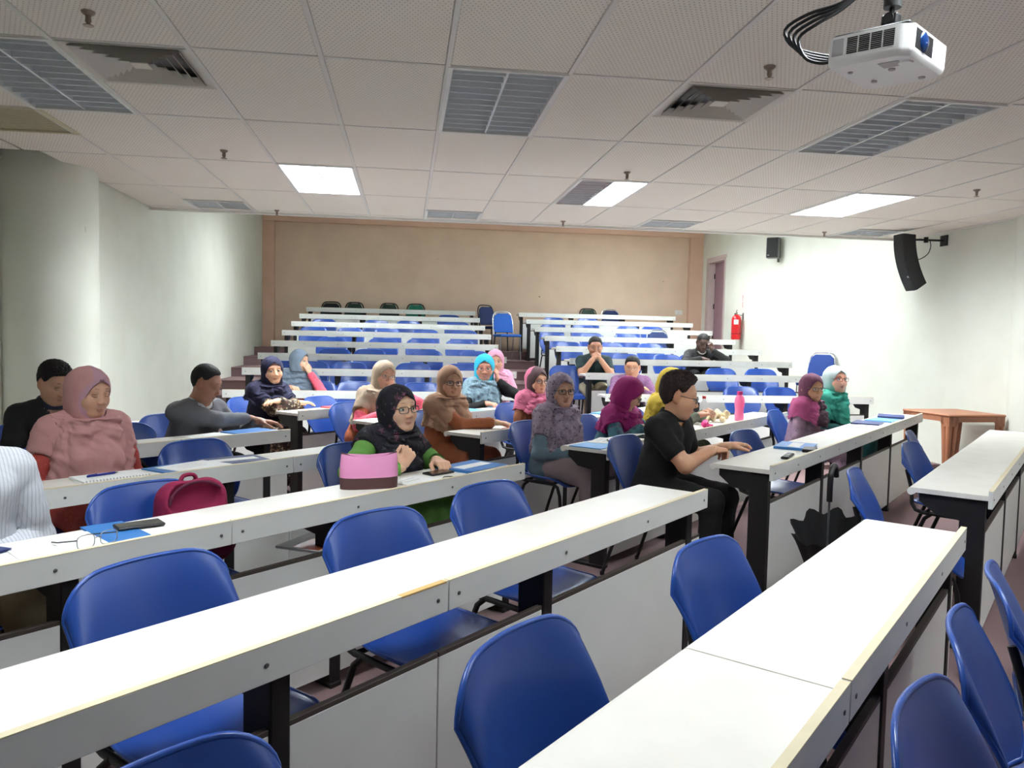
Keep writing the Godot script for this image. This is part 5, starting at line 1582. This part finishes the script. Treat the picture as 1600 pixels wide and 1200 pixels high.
# ------------------------------------------------------------------ other seats and tables
func banquet(label: String, at: Vector3, turn: float, pad: Material, frame: Material, arched := false, group := "padded chairs") -> void:
	var o := thing("padded_chair", label, "chair", at, turn, group)
	for s in [-1.0, 1.0]:
		part("leg", MB.new().tube([Vector3(0.19 * s, 0.0, 0.21), Vector3(0.185 * s, 0.42, 0.18)], 0.012, 8), frame, o)
		part("leg", MB.new().tube([Vector3(0.19 * s, 0.0, -0.25), Vector3(0.185 * s, 0.42, -0.18)], 0.012, 8), frame, o)
	var hoop := []
	for k in 21:
		var t := k / 20.0
		var a := PI * t
		var x := 0.19 * signf(cos(a)) * pow(absf(cos(a)), 0.45) * (1.0 if not arched else 0.95)
		var y := 0.42 + 0.46 * pow(sin(a), 0.35)
		hoop.append(Vector3(x, y, -0.18 - 0.13 * (y - 0.42) / 0.46))
	part("back_frame", MB.new().tube(hoop, 0.011, 8), frame, o)
	var back := []
	for p in ([[-0.175, 0.50], [0.175, 0.50], [0.178, 0.66], [0.15, 0.80], [0.10, 0.84], [-0.10, 0.84], [-0.15, 0.80], [-0.178, 0.66]] if not arched else [[-0.175, 0.50], [0.175, 0.50], [0.178, 0.68], [0.12, 0.83], [0.08, 0.87], [0.06, 0.845], [-0.06, 0.845], [-0.08, 0.87], [-0.12, 0.83], [-0.178, 0.68]]):
		back.append(Vector3(p[0], p[1], -0.175 - 0.13 * (p[1] - 0.42) / 0.46))
	part("back_pad", MB.new().prism(back, Vector3(0, 0.008, 0.028)), pad, o)
	part("seat_pad", MB.new().box(Vector3(0, 0.445, 0.0), Vector3(0.40, 0.05, 0.42), 0.015), pad, o)

func build_other_seats() -> void:
	cloth("pad_blue", srgb(34, 92, 178)); cloth("pad_navy", srgb(36, 52, 96)); cloth("pad_mid", srgb(30, 60, 128)); cloth("pad_green", srgb(44, 66, 56)); cloth("pad_teal", srgb(34, 118, 98)); cloth("pad_black", srgb(34, 36, 40))
	banquet("bright blue padded chair with a silver frame in the middle aisle", Vector3(1.80, 0.978, -13.80), deg_to_rad(12), mats.pad_blue, mats.chrome)
	banquet("blue padded chair with a dark frame behind the one in the middle aisle", Vector3(1.66, 1.125, -14.72), deg_to_rad(30), mats.pad_navy, mats.black_metal)
	banquet("blue padded chair with a silver frame standing by the right wall", Vector3(5.64, 0.39, -10.05), deg_to_rad(-48), mats.pad_mid, mats.chrome)
	banquet("navy padded chair with a bright silver hoop among the plastic ones", Vector3(4.18, 0.684, -12.27), 0.0, mats.pad_navy, mats.chrome)
	var z := -15.0
	banquet("black chair with a hooped handle on the top terrace by the left steps", Vector3(px_x(514, z), 1.125, z), 0.0, mats.pad_black, mats.black_metal)
	for a in [[551, "beside the hooped black chair"], [606, "between the other green chairs"]]:
		banquet("dark green chair with a notched back on the top terrace " + a[1], Vector3(px_x(a[0], z), 1.125, z), 0.0, mats.pad_green, mats.black_metal, true)
	banquet("teal green chair with a notched back on the top terrace", Vector3(px_x(648, z), 1.125, z), 0.0, mats.pad_teal, mats.black_metal, true)
	banquet("dark green notched chair on the top terrace of the right block", Vector3(px_x(921, z), 1.125, z), 0.0, mats.pad_green, mats.black_metal, true)
	banquet("navy padded chair with a silver top on the top terrace", Vector3(px_x(956, z), 1.125, z), 0.0, mats.pad_navy, mats.chrome)
	# brown moulded plastic table by the right column
	mat("brown_plastic", srgb(158, 102, 72), 0.45)
	var t := thing("plastic_table", "brown moulded plastic table with fluted corner legs by the column", "table", Vector3(5.56, 0.0, -7.20), deg_to_rad(4))
	part("table_top", MB.new().box(Vector3(0, 0.708, 0), Vector3(0.66, 0.024, 0.66), 0.008), mats.brown_plastic, t)
	for k in 4:
		var b := Basis(Vector3.UP, PI / 2 * k)
		var ap := []
		for p in [[-0.32, 0.70], [0.32, 0.70], [0.32, 0.60], [0.24, 0.60], [0.20, 0.645], [-0.20, 0.645], [-0.24, 0.60], [-0.32, 0.60]]:
			ap.append(b * Vector3(p[0], p[1], 0.312))
		part("apron", MB.new().prism(ap, b * Vector3(0, 0, 0.010)), mats.brown_plastic, t)
		var rings := []
		for lv in [[0.0, 0.055, 0.30], [0.3, 0.075, 0.312], [0.62, 0.105, 0.322], [0.70, 0.12, 0.322]]:
			var ring := PackedVector3Array()
			var e: float = lv[2]
			var w: float = lv[1]
			for p in [[e, e - w], [e, e - w * 0.62], [e - 0.014, e - w * 0.55], [e - 0.014, e - w * 0.45], [e, e - w * 0.38], [e, e - 0.01], [e - 0.01, e], [e - w * 0.38, e], [e - w * 0.45, e - 0.014], [e - w * 0.55, e - 0.014], [e - w * 0.62, e], [e - w, e], [e - w, e - 0.014], [e - 0.026, e - 0.026], [e - 0.014, e - w]]:
				ring.append(b * Vector3(p[0], lv[0], p[1]))
			ring.reverse()
			rings.append(ring)
		part("leg", MB.new().loft(rings), mats.brown_plastic, t)

# ------------------------------------------------------------------ what lies on the desks
func on_desk(called: String, label: String, cat: String, k: int, u: float, dv: float, turn := 0.0, lift := 0.0, group := "") -> Node3D:
	return thing(called, label, cat, row(u, VB[k] + dv, DESK + lift), PI / 4 + deg_to_rad(turn), group)

func paper(label: String, k: int, u: float, dv: float, turn: float, lift := 0.0, w := 0.21, d := 0.28, nr := 3) -> void:
	var o := on_desk("paper_sheet", label, "paper", k, u, dv, turn, lift, "papers on the desks")
	part("sheet", MB.new().box(Vector3(0, 0.0012, 0), Vector3(d, 0.0022, w)), mats.paper, o)
	for q in nr:
		part("print_line", MB.new().box(Vector3(-0.01, 0.00245, -w * 0.28 + 0.035 * q), Vector3(d * 0.5, 0.0002, 0.0035)), mats.print_grey, o)

func folder(label: String, k: int, u: float, dv: float, turn: float, m: Material, lift := 0.0, slip := false, thick := 0.012, w := 0.22, d := 0.30) -> void:
	var o := on_desk("folder", label, "folder", k, u, dv, turn, lift, "folders on the desks")
	part("cover", MB.new().box(Vector3(0, thick - 0.001, 0), Vector3(d, 0.002, w), 0.0006).box(Vector3(0, 0.001, 0), Vector3(d, 0.002, w), 0.0006).box(Vector3(-d / 2 + 0.001, thick / 2, 0), Vector3(0.002, thick, w)), m, o)
	part("pages", MB.new().box(Vector3(0.003, thick / 2, 0), Vector3(d - 0.012, thick - 0.0045, w - 0.012)), mats.paper, o)
	if slip: part("label_slip", MB.new().box(Vector3(0.0, thick + 0.0006, 0.0), Vector3(d * 0.78, 0.0008, w * 0.32)), mats.paper, o)

func phone(label: String, k: int, u: float, dv: float, turn: float, lift := 0.0) -> void:
	var o := on_desk("phone", label, "phone", k, u, dv, turn, lift)
	part("case", MB.new().box(Vector3(0, 0.0045, 0), Vector3(0.145, 0.009, 0.074), 0.003), mats.phone_edge, o)
	part("screen", MB.new().box(Vector3(0, 0.0093, 0), Vector3(0.138, 0.0008, 0.068), 0.0003), mats.screen_black, o)

func pen(label: String, k: int, u: float, dv: float, turn: float, m: Material, lift: float) -> void:
	var o := on_desk("pen", label, "pen", k, u, dv, turn, lift)
	part("barrel", MB.new().tube([Vector3(-0.065, 0.005, 0), Vector3(0.06, 0.005, 0)], 0.005, 8), m, o)
	part("tip", MB.new().tube([Vector3(0.06, 0.005, 0), Vector3(0.075, 0.005, 0)], [0.0045, 0.001], 8), mats.steel_screw, o)
	part("clip", MB.new().box(Vector3(-0.04, 0.0108, 0), Vector3(0.04, 0.0016, 0.003)), m, o)

func build_clutter() -> void:
	mat("paper", srgb(240, 240, 238), 0.8); mat("print_grey", srgb(178, 180, 186), 0.8)
	mat("folder_blue", srgb(54, 120, 190), 0.45); mat("folder_navy", srgb(28, 46, 104), 0.45); mat("folder_red", srgb(176, 54, 62), 0.5); mat("folder_sky", srgb(92, 158, 216), 0.45)
	mat("phone_edge", srgb(60, 60, 62), 0.3, 0.6); mat("screen_black", srgb(16, 17, 19), 0.08); mat("pen_blue", srgb(32, 40, 140), 0.35)
	mat("pink_leather", srgb(226, 146, 190), 0.55); mat("brown_leather", srgb(84, 52, 52), 0.55); mat("wire_steel", srgb(170, 170, 172), 0.3, 0.9)
	mat("magenta_cloth", srgb(132, 18, 64), 0.85); mat("magenta_dark", srgb(78, 16, 46), 0.9); mat("cream_cloth", srgb(222, 202, 164), 0.9); mat("maroon_cloth", srgb(112, 52, 54), 0.8)
	mat("bow_pink", srgb(226, 40, 128), 0.5); mat("cap_pink", srgb(214, 44, 122), 0.4); mat("cap_red", srgb(206, 40, 44), 0.4)
	var pb := mat("pink_bottle", srgb(248, 158, 204), 0.25)
	pb.backlight_enabled = true; pb.backlight = Color(0.9, 0.45, 0.65)
	var cb := mat("clear_plastic", Color(0.92, 0.95, 0.97, 0.28), 0.08); cb.transparency = BaseMaterial3D.TRANSPARENCY_ALPHA
	# desk with the eyeglasses
	paper("loose white sheet nearest the man in the striped shirt", 2, 0.86, 0.15, 4.0)
	paper("printed sheet under the folded eyeglasses", 2, 1.02, 0.16, -6.0, 0.0025)
	folder("blue folder under the dark phone on the eyeglasses desk", 2, 1.19, 0.15, 84.0, mats.folder_blue, 0.0, false, 0.006, 0.13, 0.29)
	paper("white sheet with the dark phone on it", 2, 1.36, 0.17, 6.0, 0.001, 0.21, 0.30, 0)
	phone("dark phone lying on a white sheet by the eyeglasses", 2, 1.27, 0.13, -12.0, 0.0075)
	folder("navy folder corner beside the man in the striped shirt", 2, 0.80, 0.10, 20.0, mats.folder_navy, 0.005, false, 0.006, 0.12, 0.16)
	var eg := on_desk("eyeglasses", "folded thin-rimmed eyeglasses lying on papers", "eyeglasses", 2, 1.07, 0.25, 8.0, 0.005)
	for x in [-1.0, 1.0]:
		var loop := []
		for k in 20:
			var t := TAU * k / 20
			loop.append(Vector3(x * 0.036 + signf(cos(t)) * pow(absf(cos(t)), 0.6) * 0.027, 0.022 + signf(sin(t)) * pow(absf(sin(t)), 0.6) * 0.02, 0.02))
		part("rim", MB.new().tube(loop, 0.0016, 6, false, true), mats.wire_steel, eg)
		part("temple", MB.new().tube([Vector3(x * 0.064, 0.03, 0.018), Vector3(x * 0.066, 0.012, -0.07), Vector3(x * 0.055, 0.004, -0.12)], 0.0022, 6), mats.black_plastic, eg)
	part("bridge", MB.new().tube([Vector3(-0.009, 0.026, 0.02), Vector3(0, 0.03, 0.022), Vector3(0.009, 0.026, 0.02)], 0.0018, 6), mats.wire_steel, eg)
	# desk with the pouch
	var pc := on_desk("pouch", "pink and brown zipped pouch standing on the desk", "pouch", 2, 2.25, 0.16, -34.0)
	for a in [[0.0, 0.048, "base_panel", mats.brown_leather], [0.048, 0.14, "upper_panel", mats.pink_leather]]:
		var rings := []
		for k in 7:
			var y: float = lerpf(a[0], a[1], k / 6.0)
			var f := y / 0.14
			var hx := lerpf(0.122, 0.118, f) + 0.004 * sin(f * PI)
			var hz := lerpf(0.040, 0.004, f * f)
			var ring := PackedVector3Array()
			for j in 24:
				var t := TAU * j / 24
				var px := signf(cos(t)) * pow(absf(cos(t)), 0.5)
				ring.append(Vector3(px * hx, y + 0.022 * f * f * (px * px - 0.5), sin(t) * hz))
			rings.append(ring)
		rings.reverse()
		part(a[2], MB.new().loft(rings), a[3], pc)
	var zp := []
	for k in 13:
		var px := -1.0 + k / 6.0
		zp.append(Vector3(px * 0.118, 0.142 + 0.022 * (px * px - 0.5), 0))
	part("zip", MB.new().tube(zp, 0.0035, 6), mats.brown_leather, pc)
	paper("white sheet beside the pouch under the folded hand", 2, 2.50, 0.19, 8.0, 0.0, 0.15, 0.22, 2)
	phone("black phone beside the blue folder with the white slip", 2, 2.71, 0.14, -4.0)
	var ec := on_desk("earphone_cable", "coiled dark earphone cable by the black phone", "cable", 2, 2.66, 0.26, 0.0)
	part("cord", MB.new().tube(smooth([Vector3(-0.05, 0.003, 0), Vector3(-0.02, 0.006, -0.02), Vector3(0.02, 0.004, -0.01), Vector3(0.0, 0.008, 0.02), Vector3(-0.03, 0.004, 0.01), Vector3(0.04, 0.003, 0.015), Vector3(0.07, 0.003, 0.0)], 5), 0.0022, 6), mats.black_plastic, ec)
	folder("blue folder with a white title slip at the aisle end", 2, 2.95, 0.15, 3.0, mats.folder_blue, 0.0, true)
	# fourth row, left
	var nb := on_desk("notebook", "open spiral notebook with a blue pen on it", "notebook", 3, 1.63, 0.13, -4.0)
	part("pages", MB.new().box(Vector3(0, 0.006, 0.02), Vector3(0.28, 0.010, 0.17), 0.001), mats.paper, nb)
	part("cover", MB.new().box(Vector3(-0.02, 0.001, 0.10), Vector3(0.26, 0.002, 0.18)), mats.paper, nb)
	for k in 20: part("spiral_ring", MB.new().tube([Vector3(-0.13 + 0.0137 * k, 0.002, 0.108), Vector3(-0.13 + 0.0137 * k, 0.014, 0.112), Vector3(-0.13 + 0.0137 * k, 0.012, 0.10)], 0.0014, 5), mats.wire_steel, nb)
	pen("blue pen lying on the spiral notebook", 3, 1.60, 0.13, 6.0, mats.pen_blue, 0.0115)
	folder("blue folder with a white sheet by the spiral notebook", 3, 1.98, 0.14, 6.0, mats.folder_blue, 0.0, false, 0.006)
	paper("white sheet on the blue folder by the spiral notebook", 3, 2.02, 0.16, 10.0, 0.0065)
	folder("blue folder before the empty chair in the fourth row", 3, 2.26, 0.12, -10.0, mats.folder_navy, 0.0, true, 0.008)
	# fifth and sixth rows
	folder("blue folder under the hand of the man in the grey sweater", 4, 3.0, 0.14, 5.0, mats.folder_blue, 0.0, false, 0.008)
	paper("white sheet before the man in the grey sweater", 4, 2.70, 0.15, 12.0)
	paper("white sheet on the desk along the left wall", 5, 2.62, 0.14, 25.0)
	folder("red folder beside the floral sleeves", 5, 4.60, 0.13, 8.0, mats.folder_red)
	folder("sky blue folder before the woman in the turquoise headscarf", 4, 5.20, 0.15, 4.0, mats.folder_sky)
	paper("white sheet at the end of the turquoise woman's desk", 4, 5.50, 0.16, -5.0)
	paper("white sheet before the woman in the beige headscarf", 4, 4.16, 0.16, 4.0)
	folder("open navy folder under the outstretched hand", 3, 4.70, 0.15, 6.0, mats.folder_navy, 0.0, false, 0.006, 0.22, 0.32)
	folder("small red booklet under the outstretched fingers", 3, 4.44, 0.24, 12.0, mats.folder_red, 0.0, false, 0.006, 0.10, 0.15)
	folder("sky blue folder between the lilac and magenta headscarves", 3, 6.0, 0.15, 0.0, mats.folder_sky)
	paper("white sheet between the lilac and magenta headscarves", 3, 5.70, 0.17, 5.0)
	# third row, right
	folder("sky blue folder at the aisle end beside the lilac patterned scarf", 2, 4.12, 0.17, 2.0, mats.folder_sky, 0.0, false, 0.006)
	paper("crumpled white sheet on the sky blue folder", 2, 4.32, 0.14, 14.0, 0.007, 0.2, 0.27, 2)
	pen("grey pen on the crumpled white sheet", 2, 4.27, 0.17, 40.0, mats.steel_screw, 0.0095)
	phone("black phone on the desk behind the young man in black", 2, 4.72, 0.18, 5.0)
	paper("white sheet behind the pink ribbon bow", 2, 5.86, 0.14, 5.0)
	paper("white sheet beside the tall pink bottle", 2, 6.62, 0.16, -5.0)
	var bw := on_desk("ribbon_bow", "shiny pink ribbon bow on the desk edge", "ribbon", 2, 5.66, 0.22, 20.0)
	for x in [-1.0, 1.0]:
		var sf := Soft.new()
		sf.ell(Vector3(0.045 * x, 0.026, 0), Vector3(0.042, 0.026, 0.028), 0.01).ell(Vector3(0.05 * x, 0.026, 0.02), Vector3(0.02, 0.012, 0.02), 0.012, 0, -1.0)
		sf.cap(Vector3(0.01 * x, 0.014, 0.01), Vector3(0.07 * x, 0.008, 0.05), 0.010, 0.008, 0.01)
		sf.build(0.005)
		var mb := MB.new(); sf.pour(mb, Transform3D.IDENTITY, [Color.WHITE])
		part("loop", mb, mats.bow_pink, bw)
	part("knot", MB.new().lathe([[0.008, 0.006], [0.016, 0.018], [0.016, 0.03], [0.008, 0.042]], 14), mats.bow_pink, bw)
	var cl := on_desk("cloth_bag", "crumpled cream cloth bag behind the tall pink bottle", "bag", 2, 6.14, 0.14, 0.0)
	var cs := Soft.new()
	var r := RandomNumberGenerator.new(); r.seed = 12
	for k in 9:
		var a := Vector3(r.randf_range(-0.12, 0.12), r.randf_range(0.022, 0.07), r.randf_range(-0.05, 0.05))
		cs.cap(a, a + Vector3(r.randf_range(-0.09, 0.09), r.randf_range(-0.03, 0.03), r.randf_range(-0.05, 0.05)), 0.024, 0.02, 0.012)
	cs.build(0.006)
	var cmb := MB.new(); cs.pour(cmb, Transform3D.IDENTITY, [Color.WHITE])
	part("folds", cmb, mats.cream_cloth, cl)
	var bt := on_desk("water_bottle", "tall waisted pink plastic water bottle with magenta cap", "bottle", 2, 6.34, 0.23)
	part("body", MB.new().lathe([[0.034, 0.0], [0.038, 0.006], [0.039, 0.05], [0.035, 0.075], [0.035, 0.10], [0.040, 0.125], [0.042, 0.16], [0.038, 0.19], [0.026, 0.212], [0.021, 0.22]], 28), mats.pink_bottle, bt)
	part("cap", MB.new().lathe([[0.0225, 0.218], [0.0235, 0.222], [0.0235, 0.244], [0.0215, 0.248]], 24), mats.cap_pink, bt)
	var cb2 := on_desk("clear_bottle", "clear plastic bottle with a red cap behind the yellow scarf", "bottle", 2, 6.02, 0.05)
	part("body", MB.new().lathe([[0.030, 0.0], [0.033, 0.006], [0.033, 0.13], [0.028, 0.155], [0.014, 0.18], [0.013, 0.195]], 24), mats.clear_plastic, cb2)
	part("cap", MB.new().lathe([[0.0155, 0.192], [0.0155, 0.212]], 20), mats.cap_red, cb2)
	# second row, right
	var rm := on_desk("remote_handset", "slim black handset lying by the young man's fingers", "remote", 1, 4.50, 0.25, 8.0)
	part("shell", MB.new().box(Vector3(0, 0.008, 0), Vector3(0.20, 0.016, 0.045), 0.006), mats.black_plastic, rm)
	part("keypad", MB.new().box(Vector3(0.02, 0.0165, 0), Vector3(0.10, 0.0014, 0.032), 0.0004), mats.phone_edge, rm)
	folder("blue folder with a white slip before the young man in black", 1, 4.98, 0.15, 8.0, mats.folder_blue, 0.0, true, 0.016)
	var wl := on_desk("wallet", "thick black wallet on the edge of the blue folder", "wallet", 1, 4.86, 0.27, 12.0)
	part("outer", MB.new().box(Vector3(0, 0.010, 0), Vector3(0.16, 0.019, 0.08), 0.005), mats.black_plastic, wl)
	part("inner_cards", MB.new().box(Vector3(0, 0.010, 0.037), Vector3(0.13, 0.006, 0.008)), mats.paper, wl)
	paper("white sheet before the woman in the mauve headscarf", 1, 6.75, 0.20, 2.0)
	folder("navy folder before the woman in the mauve headscarf", 1, 6.98, 0.13, 4.0, mats.folder_navy)
	folder("sky blue folder before the woman in the white to teal headscarf", 1, 7.36, 0.17, -4.0, mats.folder_sky)
	folder("dark folder stack at the wall end of the second desk", 1, 7.75, 0.16, 10.0, mats.folder_navy, 0.0, false, 0.02)
	paper("white sheet at the wall end of the second desk", 1, 8.02, 0.17, 0.0)
	# bags
	var bp := thing("backpack", "open magenta backpack standing on a blue chair", "backpack", row(1.60, VB[2] - 0.12, 0.46), PI / 4)
	var bs := Soft.new()
	bs.cap(Vector3(-0.09, 0.10, 0), Vector3(0.09, 0.10, 0), 0.085, 0.085, 0.03)
	bs.cap(Vector3(-0.085, 0.10, 0), Vector3(-0.06, 0.27, 0), 0.085, 0.07, 0.03)
	bs.cap(Vector3(0.085, 0.10, 0), Vector3(0.06, 0.27, 0), 0.085, 0.07, 0.03)
	bs.cap(Vector3(-0.06, 0.27, 0), Vector3(0.06, 0.27, 0), 0.07, 0.07, 0.03)
	bs.ell(Vector3(-0.01, 0.285, 0.085), Vector3(0.115, 0.085, 0.095), 0.010, 1, -1.0)
	bs.build(0.009)
	var bmb := MB.new(); bs.pour(bmb, Transform3D.IDENTITY, [Color.WHITE, Color.WHITE])
	part("main_compartment", bmb, mats.magenta_cloth, bp)
	var flap := Soft.new()
	flap.cap(Vector3(-0.07, 0.10, 0.10), Vector3(0.07, 0.10, 0.10), 0.04, 0.04, 0.02).cap(Vector3(-0.06, 0.20, 0.115), Vector3(0.06, 0.20, 0.115), 0.036, 0.036, 0.05)
	flap.build(0.009)
	var fmb := MB.new(); flap.pour(fmb, Transform3D.IDENTITY, [Color.WHITE])
	part("front_pocket", fmb, mats.magenta_cloth, bp)
	var zl := []
	for k in 21:
		var t := PI * k / 20
		zl.append(Vector3(cos(t) * 0.112, 0.27 + 0.072 * sin(t), 0.05 - 0.01 * sin(t)))
	part("zip", MB.new().tube(zl, 0.006, 6), mats.magenta_dark, bp)
	part("carry_loop", MB.new().tube(smooth([Vector3(-0.035, 0.335, -0.02), Vector3(-0.02, 0.36, -0.02), Vector3(0.02, 0.36, -0.02), Vector3(0.035, 0.335, -0.02)], 4), 0.008, 6), mats.magenta_cloth, bp)
	var mb2 := thing("magazine", "printed magazine with an orange cover under the pouch desk", "magazine", row(1.98, VB[2] + 0.16, 0.535), PI / 4 + 0.3)
	mat("orange_print", srgb(206, 92, 48), 0.4)
	part("pages", MB.new().box(Vector3(0, 0.006, 0), Vector3(0.28, 0.010, 0.20), 0.001), mats.paper, mb2)
	part("cover_print", MB.new().box(Vector3(-0.06, 0.0115, 0.03), Vector3(0.14, 0.001, 0.12)), mats.orange_print, mb2)
	for a in [["handbag", "slouched black bag on the chair beside the man in the grey sweater", row(2.26, VB[4] + 0.0, 0.462), mats.black_cloth, 0.15], ["handbag", "maroon leather bag behind the woman in the tan headscarf", row(4.86, VB[4] + 0.12, DESK + 0.002), mats.maroon_cloth, 0.11]]:
		var o := thing(a[0], a[1], "bag", a[2], PI / 4 + 0.1)
		var s := Soft.new()
		var w: float = a[4]
		s.cap(Vector3(-w * 0.6, 0.05, 0), Vector3(w * 0.6, 0.05, 0), 0.048, 0.048, 0.03)
		s.cap(Vector3(-w * 0.5, 0.11, 0), Vector3(w * 0.4, 0.10, 0), 0.042, 0.04, 0.04)
		s.cap(Vector3(-w * 0.2, 0.145, 0), Vector3(w * 0.15, 0.14, 0.01), 0.03, 0.03, 0.04)
		s.build(0.008)
		var m := MB.new(); s.pour(m, Transform3D.IDENTITY, [Color.WHITE])
		part("body", m, a[3], o)
		part("strap", MB.new().tube(smooth([Vector3(-w * 0.6, 0.12, 0), Vector3(-w * 0.3, 0.19, 0.02), Vector3(w * 0.3, 0.185, 0.02), Vector3(w * 0.6, 0.11, 0)], 5), 0.007, 6), a[3], o)
	# umbrella hooked on a chair back
	var um := thing("umbrella", "loosely furled black umbrella hooked on a blue chair", "umbrella", row(3.61, VB[0] - 0.25, 0.09), PI / 4)
	part("handle", MB.new().tube(smooth([Vector3(0, 0.58, 0), Vector3(0, 0.66, 0), Vector3(0.012, 0.71, 0.0), Vector3(0.045, 0.735, 0.0), Vector3(0.08, 0.725, 0.0), Vector3(0.095, 0.68, 0.0)], 5), 0.013, 10), mats.black_plastic, um)
	part("shaft", MB.new().tube([Vector3(0, 0.0, 0), Vector3(0, 0.6, 0)], 0.005, 8), mats.steel_screw, um)
	var cr := []
	for k in 13:
		var t := k / 12.0
		var y := 0.53 - 0.45 * t
		var ring := PackedVector3Array()
		for j in 48:
			var a := TAU * j / 48
			var f := 0.5 + 0.5 * cos(a * 8.0)
			var rr := lerpf(0.155, 0.012, pow(t, 0.8)) * (0.78 + 0.22 * f) + 0.006
			ring.append(Vector3(cos(a + 0.35 * t) * rr * 1.15 - 0.03 * (1.0 - t), y - 0.03 * (1.0 - f) * (1.0 - t) - 0.05 * (1.0 - t) * (1.0 - cos(a)), sin(a + 0.35 * t) * rr))
		cr.append(ring)
	cr.reverse()
	cr.reverse()
	part("canopy", MB.new().loft(cr, true, false, true), mats.black_cloth, um)
	part("ferrule", MB.new().tube([Vector3(0, -0.03, 0), Vector3(0, 0.08, 0)], [0.004, 0.008], 8), mats.steel_screw, um)

func _ready() -> void:
	rng.seed = 20240611
	setup_view()
	make_materials()
	build_room()
	build_ceiling()
	build_lights()
	build_desks()
	build_chairs()
	build_hardware()
	build_other_seats()
	build_people()
	build_clutter()
